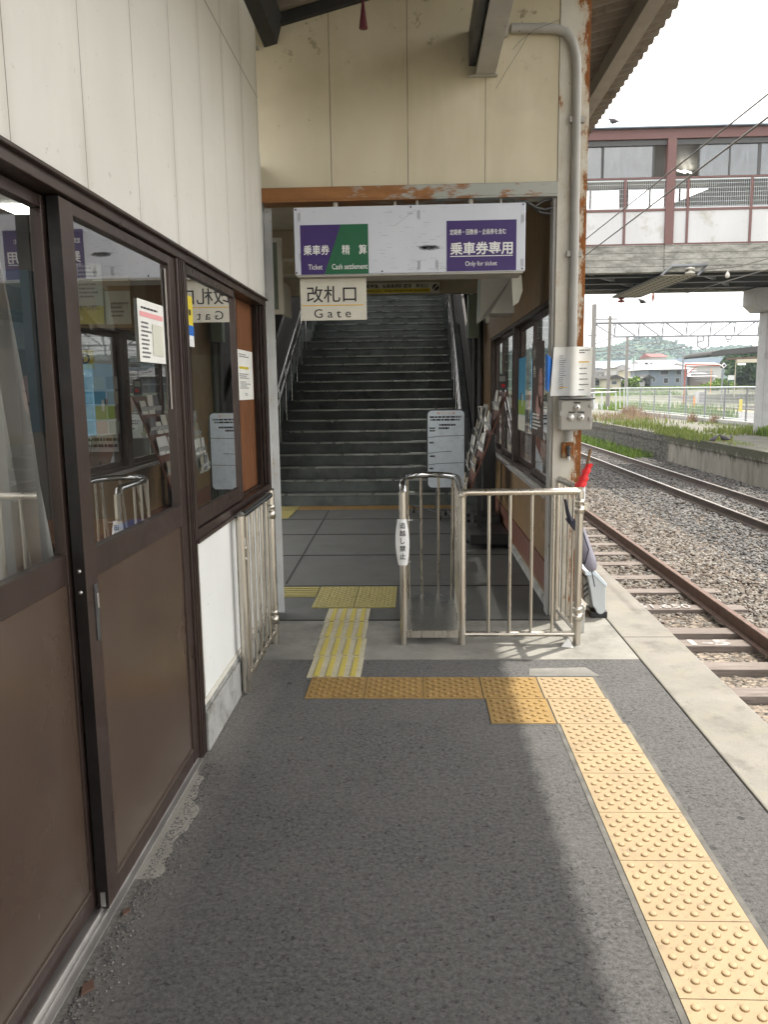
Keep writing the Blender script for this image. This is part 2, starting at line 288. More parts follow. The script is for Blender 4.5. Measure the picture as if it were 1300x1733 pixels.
# ------------------------------------------------------------------ builders
class MB:
    def __init__(s): s.v = []; s.f = []; s.sm = []
    def add(s, vs, fs, smooth=False):
        b = len(s.v); s.v += [tuple(map(float, p)) for p in vs]; s.f += [tuple(i + b for i in f) for f in fs]; s.sm += [smooth] * len(fs); return s
    def box(s, x0, x1, y0, y1, z0, z1):
        x0, x1 = sorted((x0, x1)); y0, y1 = sorted((y0, y1)); z0, z1 = sorted((z0, z1))
        return s.add([(x0, y0, z0), (x1, y0, z0), (x1, y1, z0), (x0, y1, z0), (x0, y0, z1), (x1, y0, z1), (x1, y1, z1), (x0, y1, z1)],
                     [(0, 3, 2, 1), (4, 5, 6, 7), (0, 1, 5, 4), (1, 2, 6, 5), (2, 3, 7, 6), (3, 0, 4, 7)])
    def quad(s, a, b, c, d): return s.add([a, b, c, d], [(0, 1, 2, 3)])
    def prism(s, poly, d):     # extrude polygon (3d points) by vector d
        n = len(poly); P = [Vector(p) for p in poly]; d = Vector(d)
        return s.add(P + [p + d for p in P], [tuple(range(n))[::-1], tuple(range(n, 2 * n))] + [(i, (i + 1) % n, (i + 1) % n + n, i + n) for i in range(n)])
    def tube(s, path, r, seg=12, caps=True, r2=None):
        P = [Vector(p) for p in path]; n = len(P); vs = []; ref = None
        for i, p in enumerate(P):
            t = ((P[min(i + 1, n - 1)] - P[max(i - 1, 0)])).normalized()
            if ref is None: ref = t.orthogonal().normalized()
            ref = (ref - ref.dot(t) * t).normalized(); u = t.cross(ref)
            k = 1.
            if 0 < i < n - 1:
                c = (P[i] - P[i - 1]).normalized().dot((P[i + 1] - P[i]).normalized()); k = 1 / max(.6, math.sqrt((1 + c) / 2))
            rr = r if r2 is None else r + (r2 - r) * i / (n - 1)
            for j in range(seg):
                a = 2 * math.pi * j / seg; vs.append(p + (ref * math.cos(a) + u * math.sin(a)) * rr * (k if k < 1.2 else 1.1))
        fs = [(i * seg + j, i * seg + (j + 1) % seg, (i + 1) * seg + (j + 1) % seg, (i + 1) * seg + j) for i in range(n - 1) for j in range(seg)]
        s.add(vs, fs, True)
        if caps:
            s.add(vs[:seg], [tuple(range(seg))[::-1]]); s.add(vs[-seg:], [tuple(range(seg))])
        return s
    def lathe(s, prof, c, seg=20, axis='z'):   # prof (r, h)
        vs = []
        for r, h in prof:
            for j in range(seg):
                a = 2 * math.pi * j / seg; x, y = r * math.cos(a), r * math.sin(a)
                vs.append((c[0] + x, c[1] + y, c[2] + h) if axis == 'z' else ((c[0] + x, c[1] + h, c[2] + y) if axis == 'y' else (c[0] + h, c[1] + x, c[2] + y)))
        fs = [(i * seg + j, i * seg + (j + 1) % seg, (i + 1) * seg + (j + 1) % seg, (i + 1) * seg + j) for i in range(len(prof) - 1) for j in range(seg)]
        return s.add(vs, fs, True)
    def np(s, V, F, smooth=False):
        return s.add(V.tolist(), F.tolist(), smooth)
    def build(s, name, mat, parent=None, bevel=0., **props):
        off = Vector((0, 0, 0)); p = parent
        while p is not None: off += p.location; p = p.parent
        me = bpy.data.meshes.new(name); me.from_pydata([(a - off.x, b - off.y, c - off.z) for a, b, c in s.v], [], s.f)
        me.polygons.foreach_set('use_smooth', s.sm); me.update()
        o = bpy.data.objects.new(name, me); COL.objects.link(o); o.parent = parent
        me.materials.append(MT[mat] if isinstance(mat, str) else mat)
        if bevel:
            b = o.modifiers.new('bevel', 'BEVEL'); b.width = bevel; b.segments = 2; b.limit_method = 'ANGLE'; b.angle_limit = R(50)
        for k, v in props.items(): o[k] = v
        return o
def nparr(name, V, F, mat, parent=None, smooth=False, **props):
    me = bpy.data.meshes.new(name); n = len(V); m, k = F.shape
    me.vertices.add(n); me.vertices.foreach_set('co', V.astype(np.float32).ravel())
    me.loops.add(m * k); me.loops.foreach_set('vertex_index', F.astype(np.int32).ravel())
    me.polygons.add(m); me.polygons.foreach_set('loop_start', np.arange(0, m * k, k, dtype=np.int32))
    me.polygons.foreach_set('use_smooth', np.full(m, smooth)); me.update(); me.validate()
    o = bpy.data.objects.new(name, me); COL.objects.link(o); o.parent = parent; me.materials.append(MT[mat] if isinstance(mat, str) else mat)
    for a, b in props.items(): o[a] = b
    return o
def B(x0, x1, y0, y1, z0, z1): return MB().box(x0, x1, y0, y1, z0, z1)
def thing(name, label, cat, loc=(0, 0, 0), group=None):
    o = bpy.data.objects.new(name, None); COL.objects.link(o); o.location = loc; o.empty_display_size = .1
    o['label'] = label; o['category'] = cat
    if group: o['group'] = group
    return o
def tag(o, label, cat, group=None):
    o['label'] = label; o['category'] = cat
    if group: o['group'] = group
    return o
def struct(o): o['kind'] = 'structure'; return o
def dup(o, delta, label=None):
    r = o.copy(); COL.objects.link(r); r.location = o.location + Vector(delta)
    if label: r['label'] = label
    for ch in list(o.children):
        c = ch.copy(); COL.objects.link(c); c.parent = r
        for g2 in list(ch.children):
            d = g2.copy(); COL.objects.link(d); d.parent = c
    return r
_cache = {}
def glyphs(s, bold=0.):
    key = (s, bold)
    if key in _cache: return _cache[key]
    cu = bpy.data.curves.new('t', 'FONT'); cu.body = s; cu.resolution_u = 3; cu.offset = bold
    ob = bpy.data.objects.new('t', cu); COL.objects.link(ob); dg = bpy.context.evaluated_depsgraph_get(); dg.update()
    me = bpy.data.meshes.new_from_object(ob.evaluated_get(dg))
    V = np.array([v.co[:] for v in me.vertices]) if len(me.vertices) else np.zeros((0, 3)); F = [tuple(p.vertices) for p in me.polygons]
    bpy.data.objects.remove(ob); bpy.data.curves.remove(cu); bpy.data.meshes.remove(me)
    _cache[key] = (V, F); return V, F
def text(mb, s, o, u, v, wd, ht, lift=.0015, bold=0.):
    """fit text s in the box with lower left corner o, width wd along u, height ht along v"""
    V, F = glyphs(s, bold)
    if not len(V): return mb
    mn, mx = V.min(0), V.max(0); u = Vector(u); v = Vector(v); n = u.cross(v).normalized(); o = Vector(o)
    pts = [o + u * ((p[0] - mn[0]) / max(1e-6, mx[0] - mn[0]) * wd) + v * ((p[1] - mn[1]) / max(1e-6, mx[1] - mn[1]) * ht) + n * lift for p in V]
    return mb.add(pts, F)
def lines(mb, o, u, v, wd, ht, rows, seed=0, lift=.001, thick=.45, broken=True):
    """rows of small print too small to read: short dark dashes"""
    rr = random.Random(seed); u = Vector(u); v = Vector(v); n = u.cross(v).normalized(); o = Vector(o)
    for i in range(rows):
        y = ht * (1 - (i + .5) / rows); h = ht / rows * thick; x = rr.uniform(0, .06) * wd; end = wd * rr.uniform(.55, 1)
        while x < end:
            l = min(end - x, rr.uniform(.04, .16) * wd if broken else end)
            a = o + u * x + v * (y - h / 2) + n * lift
            mb.quad(a, a + u * l, a + u * l + v * h, a + v * h); x += l + (wd * .02)
    return mb
def sheet(o, u, v, wd, ht, th=.0015):
    u = Vector(u); v = Vector(v); n = u.cross(v).normalized(); o = Vector(o)
    return MB().prism([o, o + u * wd, o + u * wd + v * ht, o + v * ht], -n * th)
XR, XU = (1, 0, 0), (0, 0, 1)      # writing that faces the camera (towards -y): right is +x
YR = (0, 1, 0)                     # writing on the office wall (faces +x): right is +y

# ================================================================== THE SETTING
g0 = MB().quad((-1500, -380, -1.02), (1500, -380, -1.02), (1500, 2000, -1.02), (-1500, 2000, -1.02)).build('ground', 'soil'); struct(g0)
struct(B(-.935, 1.262, -3.5, 4.395, -.9, 0).build('platform_asphalt', 'asphalt'))
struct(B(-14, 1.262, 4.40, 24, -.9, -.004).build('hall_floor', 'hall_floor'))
struct(B(-.93, 1.262, 4.402, 5.18, -.3, .001).build('concrete_apron', concrete('apron mix', (.20, .195, .175), (.31, .30, .27), (.13, .125, .11), 2.6, .5, rough=.75)))
struct(B(.93, 1.262, 5.184, 24, -.3, .0).build('side_apron', 'apron'))
cop = MB()
y = -3.5
for y1 in (.8, 4.82, 8.9, 13, 17, 21, 26, 32, 40):
    cop.box(1.270, 1.60, y, y1 - .006, -.95, .003); y = y1
struct(cop.build('platform_edge', 'coping', bevel=.008))
struct(B(-6, -.935, -3.5, 4.395, -.9, -.01).build('office_floor', 'hall_floor'))
fj = MB()
for yy in (5.20, 6.16, 7.36, 8.46, 9.5): fj.box(-2.1, .93, yy - .004, yy + .004, -.003, .0015 if yy > 5.3 else .004)
for a, b, c, d in [(-1.06, 6.25, -1.14, 10.2), (-.42, 4.41, -.42, 4.43)]: fj.prism([(a, b, -.003), (a + .008, b, -.003), (c + .008, d, -.003), (c, d, -.003)], (0, 0, .0045))
struct(fj.build('floor_joints', plain('floor joint filler', (.04, .04, .038), .9)))
pt = MB().prism([(.60, 4.135, -.002), (.98, 4.135, -.002), (.93, 4.27, -.002), (.62, 4.25, -.002)], (0, 0, .004))
struct(pt.build('cement_patch', basic('worn cement patch', (.185, .18, .165), .9, var=.3, vs=9, bump=.4, bs=120)))
struct(MB().box(.636, .6545, -3.5, 3.509, -.003, .0022).box(.9555, .974, -3.5, 3.509, -.003, .0022).box(.937, .955, 3.511, 4.12, -.003, .0020).box(-.57, .337, 3.80, 3.8095, -.003, .002).box(.33, .645, 3.50, 3.509, -.003, .002).build('tile_mortar', 'mortar'))
# cement patch by the door: ragged outline
rr = random.Random(3); pp = [(-.93, 2.30)]
for i in range(60):
    t_ = i / 59; w_ = .085 * math.sin(math.pi * min(1, .12 + t_ * .95)) ** .35 + .014 * math.sin(i * .23 + 1) + .006 * math.sin(i * .61) + rr.uniform(-.0035, .0035); pp.append((-.912 + max(.006, w_), 2.31 + .74 * t_))
pp.append((-.93, 3.06))
struct(MB().prism([(a, b, -.003) for a, b in pp], (0, 0, .0055)).build('door_cement_patch', 'apron'))
# track bed
tb = MB().quad((1.6, -4, -.985), (8.4, -4, -.985), (8.4, 140, -.985), (1.6, 140, -.985)).build('track_bed', 'ballast_base'); struct(tb)
# far platform (stands between the tracks and the yard)
fp = MB().box(8.45, 14.1, 4, 140, -1, -.06)
struct(fp.build('far_platform', concrete('far platform top', (.115, .11, .095), (.155, .148, .13), (.075, .072, .058), 1.2, .5, moss=(.12, .13, .06))))
struct(MB().box(8.36, 8.449, 4, 140, -.30, -.045).box(8.40, 8.447, 4, 140, -1, -.301).build('far_platform_wall', 'platwall', bevel=.01))
# yard beyond the fence
struct(MB().box(14.15, 22.0, 20, 170, -1, -.10).build('yard_pavement', 'pave'))
struct(MB().box(21.2, 21.5, 20, 170, -.0995, -.092).build('yellow_edge_line', 'amber'))
struct(MB().box(22.05, 44, 20, 200, -1, -.62).build('yard_track_bed', 'ballast_far'))
for i, xx in enumerate((24.5, 25.6, 28.5, 29.6, 32.5, 33.6, 37, 38.1)):
    tag(B(xx, xx + .07, 20, 190, -.62, -.47).build('rail', 'rail_top'), 'distant pale yard rail beyond the mesh fence, %s counting away from the fence' % ['first', 'second', 'third', 'fourth', 'fifth', 'sixth', 'seventh', 'eighth'][i], 'rail', 'rails in the far yard')
struct(MB().box(44.05, 70, 60, 200, -1, -.05).build('canopy_platform', 'far_ground'))
# green embankment
def bank():
    xs = np.linspace(16, 75, 60); ys = np.linspace(80, 108, 18); V = []; 
    for yv in ys:
        for xv in xs:
            t = (yv - 80) / 28; h = math.sin(min(1, t * 1.6) * math.pi / 2) * 1.55
            V.append((xv, yv, -.75 + 1.95 * min(1, t * 1.35) + .05 * math.sin(xv * 1.3 + yv) + .05 * math.sin(xv * .37)))
    n = len(xs); F = [(j * n + i, j * n + i + 1, (j + 1) * n + i + 1, (j + 1) * n + i) for j in range(len(ys) - 1) for i in range(n - 1)]
    return np.array(V), np.array(F)
V, F = bank(); struct(nparr('embankment', V, F, plain('embankment slope', (.13, .13, .09), .9, 0, .3), smooth=True))
struct(B(16, 130, 104, 340, -.9, .62).build('town_ground', 'soil'))
def hill():
    xs = np.linspace(-150, 700, 170); ys = np.linspace(470, 900, 40)
    prof_px = [(960, 592), (990, 588), (1015, 584), (1040, 583), (1060, 585), (1078, 574), (1105, 573), (1130, 577), (1160, 586), (1175, 591), (1195, 590), (1212, 585), (1240, 585), (1290, 590), (1340, 600)]
    pts = sorted((at(a, b, 560)[0], at(a, b, 560)[2]) for a, b in prof_px)
    hx = np.interp(xs, [p[0] for p in pts], [p[1] for p in pts]); V = []
    for yv in ys:
        t = (yv - 470) / 90; k = math.sin(min(1, t) * math.pi / 2) if t < 1 else max(0.3, 1 - (t - 1) * .1)
        for xv, h in zip(xs, hx): V.append((xv * yv / 560 if t < 1 else xv, yv, -1 + (h - 1) * k + 1.2 * math.sin(xv * .09) * k))
    n = len(xs); return np.array(V), np.array([(j * n + i, j * n + i + 1, (j + 1) * n + i + 1, (j + 1) * n + i) for j in range(len(ys) - 1) for i in range(n - 1)])
HV, HF = hill(); struct(nparr('hill', HV, HF, plain('hill soil', (.05, .10, .05), .9), smooth=True))
# woods on the hill: one mass
ico_v = []; ph = (1 + 5 ** .5) / 2
for a, b in ((-1, ph), (1, ph), (-1, -ph), (1, -ph)): ico_v += [(a, b, 0)]
for a, b in ((-1, ph), (1, ph), (-1, -ph), (1, -ph)): ico_v += [(0, a, b)]
for a, b in ((ph, -1), (ph, 1), (-ph, -1), (-ph, 1)): ico_v += [(a, 0, b)]
ICO = np.array(ico_v) / np.linalg.norm(ico_v[0])
ICF = np.array([(0, 11, 5), (0, 5, 1), (0, 1, 7), (0, 7, 10), (0, 10, 11), (1, 5, 9), (5, 11, 4), (11, 10, 2), (10, 7, 6), (7, 1, 8), (3, 9, 4), (3, 4, 2), (3, 2, 6), (3, 6, 8), (3, 8, 9), (4, 9, 5), (2, 4, 11), (6, 2, 10), (8, 6, 7), (9, 8, 1)])
def blobs(P, size, jitter=.35, squash=(1, 1, 1)):
    n = len(P); V = ICO[None] * (1 + rng.uniform(-jitter, jitter, (n, 12, 1))) * np.array(squash)[None, None]
    a = rng.uniform(0, 2 * np.pi, n); b = rng.uniform(-.5, .5, n); c, s_ = np.cos(a), np.sin(a)
    x = V[..., 0] * c[:, None] - V[..., 1] * s_[:, None]; yv = V[..., 0] * s_[:, None] + V[..., 1] * c[:, None]; z = V[..., 2] + x * b[:, None] * .5
    V = np.stack([x, yv, z], -1) * np.asarray(size).reshape(n, 1, -1) + P[:, None]
    F = (ICF[None] + (np.arange(n) * 12)[:, None, None]).reshape(-1, 3); return V.reshape(-1, 3), F
sel = HV[(HV[:, 1] < 640) & (HV[:, 0] > 60) & (HV[:, 2] > 1)]; idx = rng.integers(0, len(sel), 22000)
P = sel[idx] + np.stack([rng.uniform(-4, 4, 22000), rng.uniform(-6, 6, 22000), rng.uniform(-.8, 1.3, 22000)], -1)
V, F = blobs(P, rng.uniform(.6, 1.9, (22000, 1)), .45, (1, 1, .8)); nparr('forest', V, F, 'forest', kind='stuff')
# ballast stones
def stonefield(name, x0, x1, y0, y1, n, size, mat, zb, near_pow=1.6, skip=None):
    x = rng.uniform(x0, x1, n); u = rng.uniform(0, 1, n); yv = y0 + (y1 - y0) * u ** near_pow
    z = zb + rng.uniform(-.012, .012, n) - np.interp(yv, [5, 8.2, 10], [.055, .045, 0.]) * (x < 4.6) + np.where((x > 3.5) & (yv > 8), .02, 0); P = np.stack([x, yv, z], -1)
    sz = rng.uniform(size * .6, size * 1.35, (n, 1)) * (1 + (yv[:, None] - y0) / (y1 - y0) * .6)
    V, F = blobs(P, sz, .28, (1.15, .9, .62)); return nparr(name, V, F, mat, kind='stuff')
stonefield('tan_ballast', 1.6, 4.6, 4.6, 30, 46000, .0245, 'stone_tan', -.955, 1.9)
stonefield('grey_ballast', 4.3, 8.4, 7.5, 46, 34000, .027, 'stone_grey', -.955, 1.8)
# sleepers of the near track
sl_y = [3.2, 3.9, 4.75, 5.48, 6.17, 6.79, 7.44, 7.83, 8.74, 9.49, 10.2, 11.05, 11.74, 12.47] + [13.2 + .72 * i for i in range(12)]
ordn = ['first', 'second', 'third', 'fourth', 'fifth', 'sixth', 'seventh', 'eighth', 'ninth', 'tenth', 'eleventh', 'twelfth']
base = None; vis = 0
for i, yy in enumerate(sl_y[3:]):
    far = yy > 13
    dz = -.92 - (.0 if yy < 8 else .006)
    if base is None:
        base = MB().box(-.98, .98, 0, .20, -.14, 0).build('sleeper', 'sleeper', bevel=.006); o = base
    else: o = base.copy(); COL.objects.link(o)
    o.location = (2.72 + random.uniform(-.03, .03), yy, dz); o.rotation_euler.z = random.uniform(-.008, .008)
    if abs(yy - 7.44) < .01: lab = 'dark timber sleeper with white painted mark 1-5 on its top'; nm = o
    elif abs(yy - 8.74) < .01: lab = 'weathered timber sleeper with faint white painted number 61.650'; nm2 = o
    elif far: lab = 'small distant weathered timber sleeper under the brown rail far along the near track'
    else: lab = 'grey timber sleeper of the near track, %s up from the lower right picture edge' % ordn[min(vis, 11)]
    vis += 1
    tag(o, lab, 'sleeper', 'timber sleepers of the near track')
mk = text(MB(), '1-5', (-.06, .02, .001), (1, 0, 0), (0, 1, 0), .38, .165, .003, .03); mk.build('painted_mark', basic('worn white paint', (.36, .35, .33), .9, var=.4, vs=30), nm).location = (0, 0, 0)
for o in list(nm.children): o.data.transform(Matrix.Translation(nm.location))
mk = text(MB(), '61.650', (-.20, .02, .001), (1, 0, 0), (0, 1, 0), .58, .16, .014, .0); mk.build('painted_mark', basic('worn white paint', (.36, .35, .33), .9, var=.4, vs=30), nm2)
for o in list(nm2.children): o.data.transform(Matrix.Translation(nm2.location))
# rails
def rail(name, xc, y0, y1, zt, label, mt='rail_rust', topm='rail_rust'):
    t = thing(name, label, 'rail', (xc, y0, zt - .153), 'rails of the two tracks')
    pr = [(-.062, 0), (.062, 0), (.062, .012), (.012, .028), (.010, .110), (.032, .122), (.032, .146), (-.032, .146), (-.032, .122), (-.010, .110), (-.012, .028), (-.062, .012)]
    MB().prism([(xc + a, y0, zt - .153 + b) for a, b in pr], (0, y1 - y0, 0)).build('rail_body', mt, t)
    MB().box(xc - .030, xc + .030, y0, y1, zt - .0069, zt).build('rail_head', topm, t, bevel=.004)
    return t
rl = rail('rail', 3.25, -3, 110, -.77, 'rusty brown rail running diagonally across the stony near track')
rail('rail', 2.12, -3, 110, -.77, 'rusty rail hidden close under the platform edge')
fpz = B(3.205, 3.236, 6.55, 7.15, -.885, -.80).build('joint_plate', 'rail_rust', rl, bevel=.004)
bl = MB()
for k in range(4): bl.lathe([(0, -.016), (.014, -.016), (.014, 0)], (3.205, 6.63 + k * .145, -.842), 8, 'x')
bl.build('joint_bolt', 'rail_rust', fpz)
MT['rail_dark'] = basic('dark brown rail side', (.085, .062, .050), .8, .1, var=.25)
rail('rail', 5.92, -3, 130, -.77, 'nearer rail of the far track with a worn dark head', 'rail_dark', topm='rail_top')
rail('rail', 7.04, -3, 130, -.77, 'farther rail of the far track beside the old platform wall', 'rail_dark', topm='rail_top')
fs = MB()
for yy in np.arange(12, 60, .75): fs.box(5.5, 7.5, yy, yy + .2, -.98, -.945)
fs.build('far_track_sleepers', 'sleeper', kind='stuff')
pp = MB().prism([(4.55, 9.3, -.90), (4.85, 9.22, -.90), (4.9, 9.4, -.88), (4.66, 9.5, -.90)], (0, 0, .012)).build('litter', 'paper'); tag(pp, 'scrap of white paper lying on the ballast between the tracks', 'litter')

# ================================================================== PLANTS
def blades(n, xr, yr, zf, h, wd, mat, name, lean=.4, label=None, kind='stuff'):
    x = rng.uniform(*xr, n); yv = rng.uniform(*yr, n); z = np.array([zf(a, b) for a, b in zip(x, yv)]) if callable(zf) else np.full(n, zf)
    hh = rng.uniform(.5, 1, n) * h; a = rng.uniform(0, 2 * np.pi, n); l = rng.uniform(0, lean, n) * hh; a2 = rng.uniform(0, 2 * np.pi, n)
    V = np.zeros((n, 4, 3)); ww = wd * rng.uniform(.6, 1.3, n)
    V[:, 0] = np.stack([x - ww * np.cos(a), yv - ww * np.sin(a), z], -1); V[:, 1] = np.stack([x + ww * np.cos(a), yv + ww * np.sin(a), z], -1)
    V[:, 2] = np.stack([x + ww * .7 * np.cos(a) + l * .4 * np.cos(a2), yv + ww * .7 * np.sin(a) + l * .4 * np.sin(a2), z + hh * .6], -1)
    V[:, 3] = np.stack([x + l * np.cos(a2), yv + l * np.sin(a2), z + hh], -1)
    F = np.arange(n * 4).reshape(n, 4); return V.reshape(-1, 3), F
def patch(name, specs, mat):
    Vs, Fs, o = [], [], 0
    for sp in specs:
        V, F = blades(*sp, mat, name); Vs.append(V); Fs.append(F + o); o += len(V)
    return nparr(name, np.concatenate(Vs), np.concatenate(Fs), mat, kind='stuff')
specs = []
for cx, cy, w_, d_, n, h in [(8.85, 26.2, .40, 2.6, 900, .24), (9.1, 31.5, .6, 4, 800, .30), (8.8, 22.8, .3, 1.2, 160, .14), (9.6, 19.3, .9, 1.0, 500, .12), (10.9, 27.4, .9, 1.2, 600, .28), (12.2, 27.6, .7, 1.6, 600, .30), (9.8, 40, 1.6, 6, 700, .3), (12.4, 33, .8, 3, 300, .2), (8.35, 26, .1, 2.4, 200, .18), (10.3, 18.2, 1.2, .5, 300, .08)]:
    specs.append((n, (cx - w_, cx + w_), (cy - d_, cy + d_), -.08, h, .012 if cy < 25 else .018))
patch('grass', specs, 'grass')
patch('weeds', [(1500, (7.3, 8.35), (28, 40), -.97, .33, .025), (700, (11.0, 12.1), (25.4, 26.2), -.07, .38, .03), (1500, (13.5, 16), (40, 60), -.1, .8, .04), (900, (9.0, 10.2), (17.6, 19.4), -.07, .14, .012)], 'leaf2')
patch('dry_weeds', [(170, (11.8, 12.5), (44, 47), -.07, .7, .018), (80, (12.4, 12.7), (36.6, 37.2), -.07, .5, .016), (70, (12.8, 13.1), (35, 35.5), -.07, .5, .016), (300, (8.6, 12), (38, 42), -.07, .5, .02), (400, (2.2, 8.2), (20, 40), -.97, .12, .01)], 'dry')
patch('embankment_grass', [(9000, (20, 60), (99.5, 106), 1.12, .55, .12), (1500, (16, 30), (90, 100), .6, .5, .1)], 'leaf2')
def tree(name, x, yv, z, h, w_, n, label, mat='leaf', leaf=.16, trunk=True, group=None, clumps=14, base=.25):
    t = thing(name, label, 'tree', (x, yv, z), group)
    if trunk:
        tr = MB().tube([(x, yv, z), (x + .1, yv, z + h * .35), (x - .05, yv, z + h * .8)], h * .035, 8, r2=h * .012)
        for k in range(5):
            a = k * 1.3; tr.tube([(x, yv, z + h * (.3 + .08 * k)), (x + math.cos(a) * w_ * .5, yv + math.sin(a) * w_ * .5, z + h * (.5 + .08 * k))], h * .012, 6, r2=h * .004)
        tr.build('trunk', 'bark', t)
    cc = np.stack([rng.uniform(-1, 1, clumps), rng.uniform(-1, 1, clumps), rng.uniform(base, 1, clumps)], -1)
    cc[:, :2] *= (1 - .65 * np.abs(cc[:, 2:3] * 2 - 1.1) ** 1.5).clip(.2) * w_ * .75; cc[:, 2] *= h * .95
    k = rng.integers(0, clumps, n); d = rng.normal(0, 1, (n, 3)); d /= np.linalg.norm(d, axis=1)[:, None]
    P = cc[k] + d * (rng.uniform(.35, 1, (n, 1)) ** .5) * w_ * .36 * np.array([1, 1, .75]) + np.array([x, yv, z])
    P[:, 2] = np.maximum(P[:, 2], z + .05); u = rng.normal(0, 1, (n, 3)); u /= np.linalg.norm(u, axis=1)[:, None]
    v = np.cross(u, rng.normal(0, 1, (n, 3))); v /= np.linalg.norm(v, axis=1)[:, None]; s_ = rng.uniform(.6, 1.3, (n, 1)) * leaf
    V = np.stack([P - u * s_, P + v * s_ * .6, P + u * s_, P - v * s_ * .6], 1).reshape(-1, 3)
    nparr('crown', V, np.arange(n * 4).reshape(n, 4), mat, t); 
    for c in t.children:
        if c.name.startswith('crown'): c.data.transform(Matrix.Translation(-Vector((x, yv, z))))
    return t
tp = at(1262, 655, 104)
tree('dark_tree', tp[0], 104, .3, 5.6, 3.0, 5200, 'dark green tree crowding behind the post of the small platform canopy', leaf=.26, clumps=22, base=.1)
tp = at(1290, 655, 112); tree('dark_tree', tp[0], 112, .3, 6.6, 3.6, 5000, 'tall dark tree rising above the small canopy roof at the right', leaf=.28, clumps=22, base=.1)
tp = at(1243, 655, 118); tree('dark_tree', tp[0], 118, .3, 6.0, 2.3, 3000, 'slim dark tree showing just over the left end of the small canopy', leaf=.28, clumps=16, base=.1)
tp = at(1222, 655, 100); tree('round_bush', tp[0], 100, .5, 1.7, 2.2, 1800, 'low bright bush left of the black diamond signal board', 'leaf2', .22, False, clumps=12, base=.1)
tp = at(1068, 655, 100); tree('round_bush', tp[0], 100, .6, 2.0, 1.5, 1300, 'green bush left of the white parked vehicle below the beige house', 'leaf2', .2, False, clumps=10, base=.1)
tp = at(1313, 655, 98); tree('dark_tree', tp[0], 98, .3, 5.0, 3.0, 3500, 'dark bush tree at the far right edge behind the concrete pillar', leaf=.26, clumps=18, base=.1)

# ================================================================== STATION OFFICE (left)
XW = -.92
off = thing('station_office', 'cream panelled station office wall running along the left with brown doors and window', 'building', (-1, 0, 0))
wl = MB().box(-1.04, XW, -3, 4.99, 2.085, 4.2).box(-1.04, XW, -3, -1.0, 0, 2.085).build('wall', 'left_wall', off)
MB().box(-1.04, XW, 3.215, 4.99, .20, .925).build('lower_wall', 'lower_wall', off)
MB().box(-1.04, XW + .022, 3.215, 4.99, 0, .178).box(-1.04, XW + .012, 3.215, 4.99, .179, .199).build('foundation', 'foundation', off, .004)
MB().box(XW + .001, XW + .007, 3.216, 4.99, .2, .225).box(XW + .001, XW + .006, 3.216, 3.235, .226, .92).build('trim', 'offwhite', off)
# room
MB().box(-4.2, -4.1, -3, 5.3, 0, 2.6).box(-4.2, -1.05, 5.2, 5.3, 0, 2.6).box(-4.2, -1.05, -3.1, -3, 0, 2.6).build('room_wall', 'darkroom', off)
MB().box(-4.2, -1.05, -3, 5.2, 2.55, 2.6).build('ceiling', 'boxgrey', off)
lp = MB().box(-2.24, -2.10, 4.42, 4.60, 2.535, 2.549); lp.build('ceiling_lamp', 'lamp', off)
MB().box(-3.35, -3.05, 2.2, 4.4, 2.535, 2.549).build('ceiling_lamp', 'lamp', off)  # second panel out of view, added to brighten the dark office
# door and window frame
fr = MB().box(-1.04, XW + .012, -1.0, 4.965, 2.045, 2.084).box(-1.03, XW + .028, -1.0, 4.965, 2.076, 2.088)
fr.box(-1.04, XW + .010, 3.135, 3.212, .0, 2.044)
fr.build('door_frame', 'bronze', off, .003)
fr2 = MB()
for k in range(3): fr2.box(XW + .010, XW + .016, 3.142 + k * .024, 3.152 + k * .024, .01, 2.04)
fr2.build('frame_ribs', 'bronze', off)
MB().box(-1.04, -.925, -1.0, 3.134, .002, .016).box(-.924, -.905, -1., 3.134, .002, .010).box(-.945, -.938, -1, 3.134, .016, .026).box(-.985, -.978, -1, 3.134, .016, .026).build('threshold', 'alu', off)
def leaf(y0, y1, xf, label, handle=False):
    d = MB().box(xf - .032, xf, y0, y0 + .085, .022, 2.04).box(xf - .032, xf, y1 - .075, y1, .022, 2.04)
    d.box(xf - .031, xf - .001, y0 + .0855, y1 - .0755, 2.008, 2.04).box(xf - .031, xf - .001, y0 + .0855, y1 - .0755, 1.012, 1.095).box(xf - .031, xf - .001, y0 + .0855, y1 - .0755, .022, .078)
    o = d.build('sliding_door', 'bronze', off, .002, label=label)
    MB().quad((xf - .017, y0 + .08, 1.09), (xf - .017, y1 - .07, 1.09), (xf - .017, y1 - .07, 2.012), (xf - .017, y0 + .08, 2.012)).build('glass', 'glass', o)
    MB().box(xf - .021, xf - .007, y0 + .08, y1 - .07, .07, 1.018).build('kick_panel', 'kick', o)
    MB().box(xf - .006, xf - .001, y0 + .086, y1 - .076, .079, .087).build('glazing_bead', 'alu' if 0 else 'kick', o)
    MB().box(xf - .0325, xf + .0005, y0 - .0012, y0 - .0002, .022, 2.04).build('leaf_edge', 'bronze_edge', o)
    if handle:
        MB().box(xf + .0002, xf + .004, y0 + .048, y0 + .070, .83, .995).box(xf + .0005, xf + .006, y0 + .050, y0 + .068, .90, .985).build('handle', 'steeldark', o, .001)
        MB().box(xf + .0062, xf + .0085, y0 + .054, y0 + .064, .925, .968).build('handle_recess', 'alu', o, .001)
        b = MB()
        for z in (.985, 1.045): b.lathe([(.006, 0), (.006, -.003), (0, -.004)], (xf - .016, y0 - .0012, z), 10, 'y')
        b.box(xf - .022, xf - .008, y0 - .004, y0 - .0013, .03, .075)
        b.build('screws', 'alu', o)
    return o
